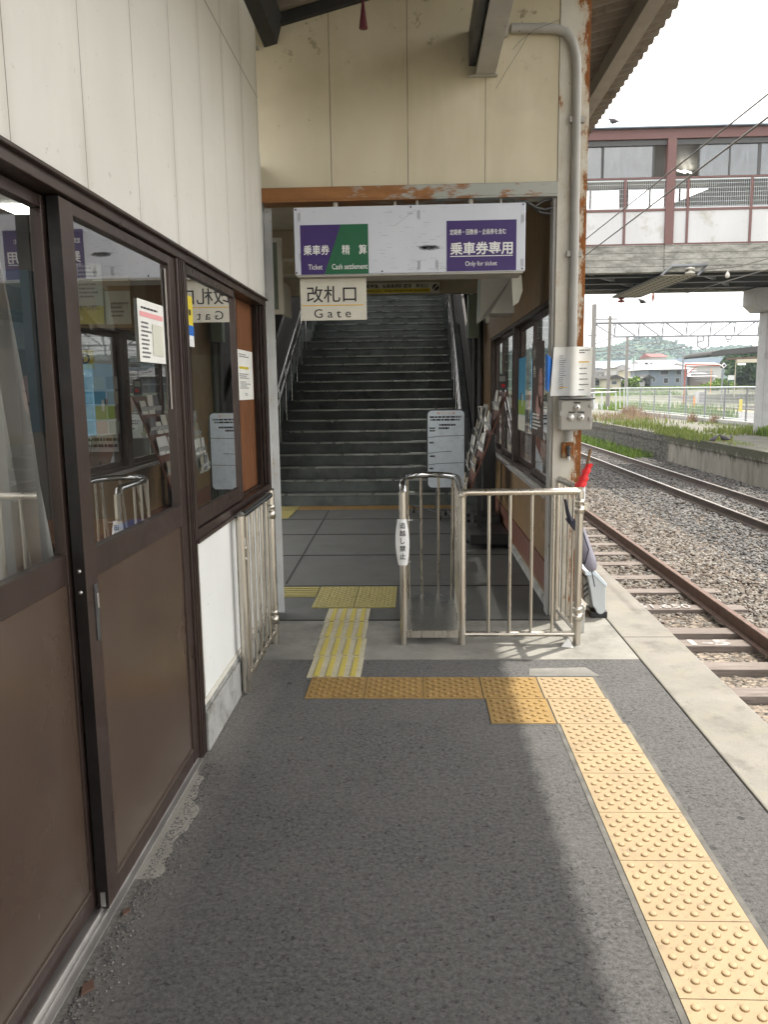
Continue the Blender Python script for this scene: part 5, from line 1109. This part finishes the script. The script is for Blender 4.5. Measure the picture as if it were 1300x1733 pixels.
ms.box(-3, 16.5, BY0 + .02, BY0 + .05, 6.221, 6.25).box(-3, 16.5, BY0 + .02, BY0 + .05, 6.93, 6.97); ms.build('guard_mesh', 'bin', fb)
wn = MB()
for x in (5.0, 5.03, 6.35, 7.55, 8.35, 9.1, 9.14, 10.6, 12, 3.4, 2): wn.box(x, x + .04, BY0 + .10, BY0 + .14, 7.021, 7.839)
wn.box(BX0, BX1, BY0 + .10, BY0 + .14, 7.022, 7.05); wn.build('window_frame', 'steeldark', fb)
for a, b in ((4.2, 5.0), (5.07, 6.35), (7.59, 8.35), (8.39, 9.1), (9.18, 10.6), (10.64, 12), (2, 3.4)): MB().quad((a, BY0 + .118, 7.05), (b, BY0 + .118, 7.05), (b, BY0 + .118, 7.84), (a, BY0 + .118, 7.84)).build('window_glass', 'glass_dark', fb)
MB().box(BX0, BX1, BY0 + .25, BY1 - .25, 7.86, 7.95).build('bridge_ceiling', 'boxgrey', fb); MB().prism([(BX0, BY0 - .12, 8.24), (BX1, BY0 - .12, 8.24), (BX1, BY1 + .12, 8.24), (BX0, BY1 + .12, 8.24)], (0, 0, .03)).build('bridge_roof', 'shed_blue', fb)
wr = MB()
for x in np.arange(0, 17, .95): wr.box(x, x + .06, BY1 - .16, BY1 - .12, 6.22, 7.84)
wr.box(BX0, BX1, BY1 - .17, BY1 - .13, 7.0, 7.10); wr.build('rear_window_frame', 'bridge_brown', fb)
MB().prism([(7.2, 27.0, 6.9), (9.7, 27.0, 7.85), (12, 27.0, 7.85), (12, 27, 5.3), (8.9, 27, 5.3), (8.9, 27, 6.2)], (0, .05, 0)).build('inner_panel', 'boxgrey', fb)
MB().tube([(7.45, 24, 7.55), (8.05, 25.2, 7.78)], .02, 8).tube([(7.62, 24, 7.55), (8.22, 25.2, 7.78)], .02, 8).build('tube_lamp', 'tube', fb)
# pillar
pc = at(1283, 600, 26.5)[0]; pl = MB()
pc = at(1282, 600, 27.1)[0]; B(pc, pc + 1.1, 26.45, 27.1, -.2, 3.85).build('pillar', 'pillar', fb, .03)
kc = at(1257, 520, 27.3)[0]; MB().prism([(kc, 26.2, 4.57), (kc + 2.1, 26.2, 4.57), (kc + 2.1, 26.2, 3.86), (kc + .26, 26.2, 3.86), (kc, 26.2, 4.08)], (0, 1.1, 0)).build('pillar_cap', 'pillar', fb, .02)
# insulating cover board under the bridge above the contact wire
cv = thing('wire_cover_board', 'perforated cream cover board hung under the footbridge above the overhead wire', 'cover board', (7.3, 25, 4.5))
zf = 4.50
A0 = [at(1118, 467, 22.6), at(1181, 466, 22.6), at(1084, 505, 27.4), at(1038, 502, 27.4)]
q = [(A0[0][0], 22.6, 4.50), (A0[1][0], 22.6, 4.50), (A0[2][0], 27.4, 4.47), (A0[3][0], 27.4, 4.47)]
MB().prism(q, (0, 0, .02)).build('board', 'perf', cv)
dm = MB(); q = [Vector(v) for v in q]
for i in range(34):
    for j in range(4):
        u = (i + .5) / 34; v = (j + .5 + (.0 if i % 2 else .25)) / 4.4; p = q[0].lerp(q[3], u).lerp(q[1].lerp(q[2], u), v); dm.lathe([(.055, -.003), (0, -.003)], p, 8)
dm.build('holes', 'dot', cv)
MB().tube([q[0] + Vector((0, 0, .01)), q[3] + Vector((0, 0, .01))], .035, 6).tube([q[1] + Vector((0, 0, .01)), q[2] + Vector((0, 0, .01))], .035, 6).tube([q[3], q[2]], .03, 6).build('edge_rail', 'steeldark', cv)
a, b, c, d = at(1120, 466, 22.45), at(1138, 450, 22.45), at(1198, 448, 22.45), at(1181, 466, 22.45); e = at(1128, 462, 22.3)
MB().tube([a, b, c, d], .035, 6).build('front_bracket', 'gantry', cv)
ins = MB(); c = at(1169, 452, 22.4)
ins.lathe([(0, .0), (.04, 0), (.13, -.03), (.13, -.06), (.04, -.07), (.04, -.11), (.13, -.14), (.13, -.17), (.03, -.18), (0, -.2)], c, 14); ins.build('insulator', 'insulator', cv)
c = at(1052, 508, 27.5); MB().lathe([(0, .12), (.03, .1), (.10, .06), (.10, .03), (.03, .02), (.12, -.02), (.12, -.06), (.0, -.09)], c, 12).build('insulator', 'redpost', cv)

# ================================================================== WIRES
def wire(pts, r, label, grp='overhead wires', mat='wire', nm='overhead_wire'):
    return tag(MB().tube(pts, r, 6, False).build(nm, mat, None), label, 'wire', grp)
wire([wx(1360, 112, 2.9), wx(1300, 160, 2.9), wx(993, 404, 2.9), wx(960, 431, 2.9)], .0085, 'upper of the two thin wires rising to the right edge across the footbridge')
wire([wx(1360, 153, 3.2), wx(1300, 199, 3.2), wx(993, 431, 3.2), wx(960, 456, 3.2)], .0105, 'lower of the two thin wires rising to the right edge across the footbridge')
wire([at(1420, 425, 15), at(1300, 456, 18), at(1234, 475, 21), at(1120, 509, 32), at(1036, 534, 50)], .012, 'overhead wire dipping from the right edge under the footbridge with the bird on it')
wire([at(1420, 398, 15), at(1300, 438, 18), at(1250, 451, 21), at(1169, 459, 23), at(1070, 507, 32), at(1008, 538, 50)], .010, 'overhead wire passing the insulator under the footbridge')
for i, (a, b, c, d) in enumerate([(1008, 556, 1290, 500), (1012, 560, 1290, 513), (1030, 552, 1290, 527)]): wire([at(a, b, 70), at(c, d, 55), at(c + 200, d - 40, 45)], .016, '%s of the three faint wires in the white sky above the far gantry' % ['highest', 'middle', 'lowest'][i], 'faint far wires')
wire([at(1005, 590, 60), at(1093, 582, 60), at(1192, 577, 60)], .025, 'dark wire from the far pole to the low hoop of the gantry', 'far contact wires')
wire([at(1090, 598, 62), at(1150, 589, 61), at(1192, 577, 60), at(1290, 579, 60)], .03, 'thick dark wire sagging from the hoop of the gantry towards the left', 'far contact wires')
wire([at(1002, 595, 60), at(1062, 592, 62), at(1100, 592, 64)], .03, 'short horizontal wire between the two far poles', 'far contact wires')
wire([at(1005, 607, 60), at(1062, 600, 60), at(1110, 596, 60)], .02, 'faint wire just above the blue sheeted shed roof', 'far contact wires')
it = MB(); c = at(1232, 466, 21.3); it.lathe([(0, .12), (.01, .1), (.05, .04), (.06, 0), (.05, -.05), (0, -.07)], c, 10); tag(it.build('wire_weight', 'insulator', None), 'small white drop insulator clipped on the wire at the right', 'insulator')
c = at(1106, 506, 31); tag(MB().lathe([(0, .35), (.02, .3), (.05, .05), (.02, -.1), (0, -.2)], c, 8).build('wire_weight', 'redpost', None), 'tiny hanging clip on the wire right of the bird', 'insulator')
# gantry
gt = thing('catenary_gantry', 'long steel lattice gantry spanning the far tracks', 'gantry', at(1150, 560, 60))
YG = 60; TL, TRr = at(1005, 547, YG), at(1460, 541, YG); BL, BR = at(1042, 570, YG), at(1460, 565, YG)
ch = MB().tube([TL, TRr], .10, 6).tube([BL, BR], .075, 6).tube([(TL[0], YG, TL[2]), BL], .05, 6).tube([at(1005, 583, YG), BL], .04, 6); ch.build('chords', 'gantry', gt)
dg = MB(); T0, T1, B0, B1 = Vector(TL), Vector(TRr), Vector(BL), Vector(BR)
def X_(px, top): 
    x = at(px, 560, YG)[0]; a, b = (T0, T1) if top else (B0, B1); t = (x - a.x) / (b.x - a.x); return a.lerp(b, t)
for k in range(9):
    px = 1041 + 40.5 * k
    dg.tube([X_(px - 1.5, 1), X_(px, 0)], .04, 5).tube([X_(px + 2, 1), X_(px, 0)], .04, 5)
    if k < 3: dg.tube([X_(px + 4, 1), X_(px + 37, 0)], .055, 5)
    else: dg.tube([X_(px + 37, 1), X_(px + 4, 0)], .055, 5)
dg.build('lattice', 'gantry', gt)
hp_ = MB()
for p in ([(1182, 569), (1182, 586), (1190, 591), (1200, 586), (1200, 569)], [(1074, 570), (1075, 576), (1083, 576), (1084, 570)], [(1229, 568), (1230, 574), (1239, 574), (1240, 568)], [(1110, 571), (1113, 580), (1117, 584), (1122, 571)]): hp_.tube([at(a, b, YG) for a, b in p], .055, 6)
hp_.tube([at(1191, 568, YG), at(1191, 577, YG)], .06, 6).tube([at(1233, 574, YG), at(1233, 583, YG)], .04, 6)
hp_.build('hanger_hoops', 'gantry', gt)
def fpole(px, y0, y1, Y, r, label, arms=(), r2=None, mat='gantry'):
    a, b = at(px, y1, Y), at(px, y0, Y); t = thing('catenary_pole' if mat == 'gantry' else 'concrete_pole', label, 'pole', (a[0], Y, a[2])); MB().tube([(a[0], Y, a[2]), (a[0], Y, b[2])], r, 10, True, r2 or r * .85).build('shaft', mat, t)
    for (l, rr_, yy) in arms: MB().tube([at(px + l, yy, Y), at(px + rr_, yy - .3, Y)], .05, 6).build('arm', 'gantry', t)
    return t
MT['pole_conc'] = plain('pole concrete', (.20, .19, .18), .8)
fpole(1002, 515, 694, 60, .20, 'thick grey concrete pole at the left end of the lattice gantry', ((-6, 9, 568),), mat='pole_conc')
fpole(1029, 535, 688, 48, .12, 'slim pole with a single cross arm left of the grassy platform', ((-20, 17, 540),), .09, 'pole_conc')
fpole(1060, 571, 656, 78, .16, 'far pole standing behind the slim cross arm pole', ((-5, 14, 601),), mat='pole_conc')
fpole(1155, 595, 656, 90, .10, 'thin dark pole in front of the right end of the blue house', ((-6, 6, 597),)); fpole(1072, 590, 640, 90, .05, 'thin distant post left of the beige house', ()); fpole(1000 + 466, 520, 690, 60, .2, 'concrete pole at the right end of the lattice gantry', (), mat='pole_conc')
rp = thing('signal_mast', 'dark red steel mast with a long horizontal arm and a bracket', 'frame', at(1159, 670, 58)); MB().tube([at(1157, 694, 58), at(1161, 617, 58)], .05, 8).tube([at(1160, 617, 58), at(1219, 618, 58)], .05, 8).tube([at(1160, 636, 58), at(1180, 620, 58)], .035, 6).build('frame', 'redpost', rp)
# ================================================================== MESH FENCE
fx = 13.2; fz0, fz1 = at(1180, 700, 40)[2], 1.47
fe = thing('mesh_fence', 'long grey mesh fence with steel posts along the old platform', 'fence', (fx, 34, 0))
MB().box(fx - .25, fx + .25, 24, 52, -.06, .12).build('kerb', 'foundation', fe, .02)
py_ = [26, 28.2, 30.4, 32.6, 34.9, 37.2, 39.8, 42.4, 45, 47.8, 50.6]
for yy in py_: B(fx - .03, fx + .03, yy - .03, yy + .03, .121, 1.46).build('post', 'gantry', fe)
MB().tube([(fx, 25, 1.47), (fx, 51, 1.47)], .028, 8).tube([(fx, 25, .19), (fx, 51, .19)], .02, 8).build('rail', 'bin', fe)
mm = MB()
for yy in np.arange(25, 51, .13): mm.box(fx - .004, fx + .004, yy, yy + .008, .2, 1.45)
for z in np.arange(.35, 1.45, .14): mm.box(fx - .005, fx + .005, 25, 51, z, z + .007)
mm.build('mesh', 'bin', fe)
fe2 = thing('low_fence', 'weathered low pipe fence in the dry weeds left of the mesh fence', 'fence', (11, 47, 0)); m = MB()
m.tube([at(1000, 665, 46), at(1044, 663.5, 46)], .04, 6).tube([at(1000, 658, 50), at(1060, 657, 50)], .03, 6)
for px in (1006, 1019, 1043): m.tube([at(px, 665, 46), at(px, 694, 46)], .04, 6)
for px in (1050, 1057, 1062): m.tube([at(px, 657, 50), at(px, 690, 50)], .035, 6)
m.build('pipes', 'bin', fe2)
def post_box(nm, label, cat, px0, px1, y0, y1, Y, mat, d=.3, inner=None):
    a, b = at(px0, y1, Y), at(px1, y0, Y); t = thing(nm, label, cat, (a[0], Y, a[2])); B(a[0], b[0], Y, Y + d, a[2], b[2]).build('body', mat, t, .01)
    if inner: p, q_ = at(inner[0], inner[3], Y), at(inner[1], inner[2], Y); B(p[0], q_[0], Y - .02, Y - .001, p[2], q_[2]).build('face', inner[4], t)
    return t
post_box('relay_cabinet', 'white framed grey cabinet behind the mesh fence', 'cabinet', 1181, 1193, 663, 684, 46, 'bridge_panel', .5, (1184, 1193, 664, 682, 'far_roof_grey'))
post_box('orange_post', 'short orange and black marker post behind the mesh fence', 'post', 1174.5, 1178, 672, 689, 46, 'orange', .08); post_box('yellow_post', 'pale yellow marker board behind the right end of the mesh fence', 'post', 1252, 1258, 676, 697, 44, 'yellow', .1)
post_box('orange_post', 'tall orange marker post in front of the striped building', 'post', 1203, 1205.5, 624, 668, 75, 'orange', .1); post_box('white_post', 'pale post with a round light standing left of the cabinet', 'post', 1133, 1137, 666, 690, 46, 'bin', .12)
post_box('signal_board', 'black square signal board with a white diamond', 'signal', 1221, 1231, 614, 623, 56, 'black', .1)
c = at(1226, 618.5, 55.9); tt = bpy.data.objects[[o.name for o in bpy.data.objects if o.name.startswith('signal_board')][0]]
hw = 4.6 / 1350 * 56; MB().prism([(c[0] - hw, c[1], c[2]), (c[0], c[1], c[2] - hw), (c[0] + hw, c[1], c[2]), (c[0], c[1], c[2] + hw)], (0, .05, 0)).build('diamond', 'white', tt)
MB().lathe([(.085, -.06), (.0, -.06)], c, 14, 'y').build('centre_mark', 'steeldark', tt); MB().box(c[0] - .04, c[0] + .04, 56.02, 56.08, .0, c[2]).build('support', 'gantry', tt)
sb = post_box('station_sign', 'white station name board with a green band under the small canopy', 'sign', 1233, 1244, 635, 645.5, 88, 'white', .1, (1233, 1244, 643, 645.5, 'green')); 
for px in (1233.5, 1243): 
    a, b = at(px, 666, 88), at(px, 645, 88); MB().box(a[0] - .04, a[0] + .04, 88.02, 88.08, a[2], b[2] - .01).build('leg', 'steeldark', sb)
# ================================================================== SMALL PLATFORM CANOPY
cp = thing('far_canopy', 'small open platform canopy with a dark curved roof and cream posts at the right', 'canopy roof', at(1245, 671, 86)); YC = 86
pts = [at(1203, 600, YC), at(1206, 596, YC), at(1222, 592, YC), at(1290, 585, YC), at(1420, 572, YC), at(1420, 585, YC), at(1290, 595, YC), at(1205, 603, YC)]
MB().prism(pts, (0, 9, 0)).build('roof', 'far_roof_dark', cp)
MB().prism([at(1232, 606, YC), at(1420, 596, YC), at(1420, 602, YC), at(1232, 609, YC)], (0, .4, 0)).build('fascia_beam', 'leafbrown', cp); MB().prism([at(1248, 608, YC), at(1420, 602, YC), at(1420, 610, YC), at(1248, 614, YC)], (0, .4, 0)).build('cross_beam', 'house_beige', cp)
for px in (1244, 1330, 1410): 
    a, b = at(px, 671, YC + .1), at(px + 3.5, 606, YC + .1); B(a[0], b[0], YC + .1, YC + .35, a[2], b[2]).build('post', 'house_beige', cp)
MB().box(at(1254, 616, YC)[0], at(1266, 616, YC)[0], YC + .5, YC + .6, at(1254, 617, YC)[2], at(1254, 615, YC)[2]).build('lamp', 'tube', cp)
# ================================================================== TOWN
def house(nm, label, px0, px1, ye, yb, yr, Y, dep, wall, roof, rt='hip', wins=(), cat='house', over=.5, grp='houses beyond the yard'):
    a, b = at(px0, yb, Y), at(px1, ye, Y); x0, x1, z0, z1 = a[0], b[0], min(a[2], .6), b[2]; zr = at((px0 + px1) / 2, yr, Y)[2]
    t = thing(nm, label, cat, ((x0 + x1) / 2, Y, z0), grp); B(x0, x1, Y, Y + dep, z0, z1).build('wall', wall, t)
    o = over; X0, X1, Ya, Yb_ = x0 - o, x1 + o, Y - o, Y + dep + o; ym = (Ya + Yb_) / 2
    if rt == 'hip':
        r_ = min((X1 - X0) / 2, (Yb_ - Ya) / 2) * .98; xm0, xm1 = (X0 + X1) / 2 - max(.1, (X1 - X0) / 2 - r_), (X0 + X1) / 2 + max(.1, (X1 - X0) / 2 - r_)
        m = MB().add([(X0, Ya, z1), (X1, Ya, z1), (X1, Yb_, z1), (X0, Yb_, z1), (xm0, ym, zr), (xm1, ym, zr)], [(0, 1, 5, 4), (1, 2, 5), (2, 3, 4, 5), (3, 0, 4), (3, 2, 1, 0)])
    elif rt == 'gable': m = MB().add([(X0, Ya, z1), (X1, Ya, z1), (X1, Yb_, z1), (X0, Yb_, z1), (X0, ym, zr), (X1, ym, zr)], [(0, 1, 5, 4), (1, 2, 5), (2, 3, 4, 5), (3, 0, 4), (3, 2, 1, 0)])
    elif rt == 'front': xm = (X0 + X1) / 2; m = MB().add([(X0, Ya, z1), (X1, Ya, z1), (X1, Yb_, z1), (X0, Yb_, z1), (xm, Ya, zr), (xm, Yb_, zr)], [(0, 1, 4), (1, 2, 5, 4), (2, 3, 5), (3, 0, 4, 5), (3, 2, 1, 0)])
    else: m = MB().box(X0, X1, Ya, Yb_, z1 + .01, zr)
    m.build('roof', roof, t)
    for (wa, wb_, wc, wd) in wins:
        p, q_ = at(wa, wd, Y), at(wb_, wc, Y); f_ = B(p[0] - .08, q_[0] + .08, Y - .05, Y - .005, p[2] - .08, q_[2] + .08).build('window', 'house_white', t); B(p[0], q_[0], Y - .08, Y - .052, p[2], q_[2]).build('pane', 'farpane', f_)
    return t
house('house', 'slate blue two storey house with a pale hipped roof in the middle of the town', 1098, 1164, 625, 651, 611, 108, 9, 'house_blue', 'far_roof_white', 'hip', ((1118, 1132, 627, 634), (1145, 1153, 627, 634), (1106, 1109, 640, 646), (1124, 1131, 640, 648), (1144, 1150, 640, 647)), over=1.0)
house('house', 'beige house with a grey gable roof left of the slate blue house', 1074, 1100, 625, 650, 614, 116, 9, 'house_beige', 'far_roof_grey', 'gable', ((1078, 1082, 630, 635),))
house('house', 'long pinkish building with small dark windows under a flat roof', 1090, 1154, 617, 640, 608, 150, 10, 'house_pink', 'far_roof_grey', 'gable', ((1092, 1097, 614, 617), (1101, 1106, 614, 617)))
house('tower_building', 'white building with a small red roof standing highest in the town', 1104, 1128, 604, 640, 597, 190, 10, 'house_white', 'roof_red', 'gable', (), 'building')
house('house', 'white shed building with a domed end left of the beige house', 1044, 1058, 622, 648, 617, 126, 8, 'house_white', 'far_roof_grey', 'front'); house('house', 'second white shed building beside the beige house', 1062, 1080, 622, 645, 616, 128, 8, 'house_white', 'far_roof_grey', 'front')
house('striped_building', 'low broad building with pale stacked roof panels right of the blue house', 1168, 1208, 637, 652, 622, 112, 12, 'house_pink', 'far_roof_grey', 'hip', (), 'building')
st_ = [o for o in bpy.data.objects if o.name == 'striped_building'][0]
for k, (a, b) in enumerate(((628, 631), (632.5, 636), (638, 641), (643, 646))):
    p, q_ = at(1168 + k, b, 111), at(1206, a, 111); B(p[0], q_[0], 110.6 - k * .2, 110.9 - k * .2, p[2], q_[2]).build('roof_panel', 'far_roof_white', st_)
house('house', 'house with a broad brown grey roof behind the striped building', 1166, 1222, 619, 640, 612, 140, 10, 'house_white', 'far_roof_grey', 'gable')
house('shed', 'very long blue grey sheeted works roof along the foot of the hill on the left', 940, 1078, 622, 645, 609, 230, 20, 'house_white', 'shed_blue', 'gable', tuple((994 + 8 * k, 998 + 8 * k, 624, 628) for k in range(8)), 'building', 1)
house('shed', 'long blue grey sheeted works roof along the foot of the hill on the right', 1150, 1222, 614, 640, 606, 235, 20, 'shed_blue', 'shed_blue', 'flat', (), 'building', 1)
house('house', 'dark roofed small house at the left near the concrete pole', 1030, 1052, 641, 655, 634, 100, 7, 'house_beige', 'far_roof_dark', 'front', ((1036, 1044, 645, 650),))
house('house', 'low house with a dark arched carport at the far left', 1003, 1025, 640, 656, 632, 105, 7, 'house_white', 'far_roof_dark', 'hip', ((1008, 1015, 644, 652),)); house('house', 'small dark shed before the slate blue house', 1092, 1102, 641, 652, 634, 104, 4, 'steeldark', 'far_roof_dark', 'front')
house('house', 'white low building between the works roof and the small houses at the left', 985, 1042, 630, 650, 626, 160, 8, 'house_white', 'far_roof_grey', 'flat', tuple((992 + 9 * k, 996 + 9 * k, 634, 638) for k in range(5)))
def far_car(px, py, Y, label):
    c = at(px, py, Y); c = (c[0], c[1], c[2] - .5); t = thing('parked_van', label, 'van', c, 'vehicles parked by the houses'); x, z = c[0], c[2]
    MB().prism([(x - 1.7, Y, z + .3), (x + 1.6, Y, z + .3), (x + 1.65, Y, z + .95), (x + 1.1, Y, z + 1.0), (x + .8, Y, z + 1.75), (x - 1.5, Y, z + 1.75), (x - 1.7, Y, z + 1.0)], (0, 1.6, 0)).build('body', 'house_white', t, .05)
    MB().prism([(x - 1.3, Y - .02, z + 1.1), (x + .8, Y - .02, z + 1.1), (x + .6, Y - .02, z + 1.6), (x - 1.25, Y - .02, z + 1.6)], (0, .015, 0)).build('side_window', 'farpane', t)
    for dx in (-1.0, 1.0): MB().lathe([(0, -.03), (.3, -.03), (.3, .2), (0, .2)], (x + dx, Y, z + .3), 12, 'y').build('wheel', 'black', t)
far_car(1078, 655, 104, 'small white van parked on the slope below the beige house')
# ================================================================== BIRDS
def bird(px, py, Y, s, label, ang=0.):
    c = Vector(at(px, py, Y)); t = thing('pigeon', label, 'bird', c, 'pigeons'); ca, sa = math.cos(ang), math.sin(ang)
    prof = [(-.15, .035, .010), (-.11, .04, .020), (-.06, .055, .048), (0, .065, .064), (.05, .08, .058), (.075, .105, .036), (.085, .128, .026), (.10, .134, .022), (.125, .13, .005)]
    vs = []; 
    for a, h, r in prof:
        for j in range(10): an = j / 10 * 2 * math.pi; x = a + .35 * r * math.sin(an) * 0; vs.append(c + Vector(((x * ca) * s, r * math.cos(an) * s * .85 + x * sa * s, (h + r * math.sin(an)) * s)))
    MB().add(vs, [(i * 10 + j, i * 10 + (j + 1) % 10, (i + 1) * 10 + (j + 1) % 10, (i + 1) * 10 + j) for i in range(8) for j in range(10)], True).build('body', 'bird', t)
    lg_ = MB()
    for d in (-.015, .015): lg_.tube([c + Vector((0, d, .0)), c + Vector((.005 * s, d, -.05 * s))], .004 * s, 5)
    lg_.build('legs', 'redpost', t); return t
bird(1087, 514, 30.5, 1.25, 'pigeon perched on the overhead wire in front of the white sky', math.pi); bird(1038, 210, 22.4, 1.1, 'pigeon standing on the roof edge of the footbridge', 2.6)
zz = -.06
for px, py, lab in ((1209, 745, 'leftmost of three dark pigeons on the old platform'), (1226, 744, 'middle one of three dark pigeons on the old platform'), (1238, 741, 'rightmost of three dark pigeons on the old platform')): bird(px, py + 2, 22.5 - (py - 741) * .25, 1.1, lab, (0.3, 2.7, 1.2)[(px - 1200) // 14])

# ================================================================== HAZE
hz = B(-1600, 1600, -390, 2090, -2.0, 75).build('haze', 'white', None); hz['kind'] = 'stuff'
g = bpy.data.materials.new('thin haze'); g.use_nodes = True; g.node_tree.nodes.clear()
vo = g.node_tree.nodes.new('ShaderNodeVolumePrincipled'); vo.inputs['Color'].default_value = (.78, .90, 1, 1); vo.inputs['Density'].default_value = .0005; vo.inputs['Anisotropy'].default_value = .2
oo = g.node_tree.nodes.new('ShaderNodeOutputMaterial'); g.node_tree.links.new(vo.outputs[0], oo.inputs['Volume']); hz.data.materials.clear(); hz.data.materials.append(g)
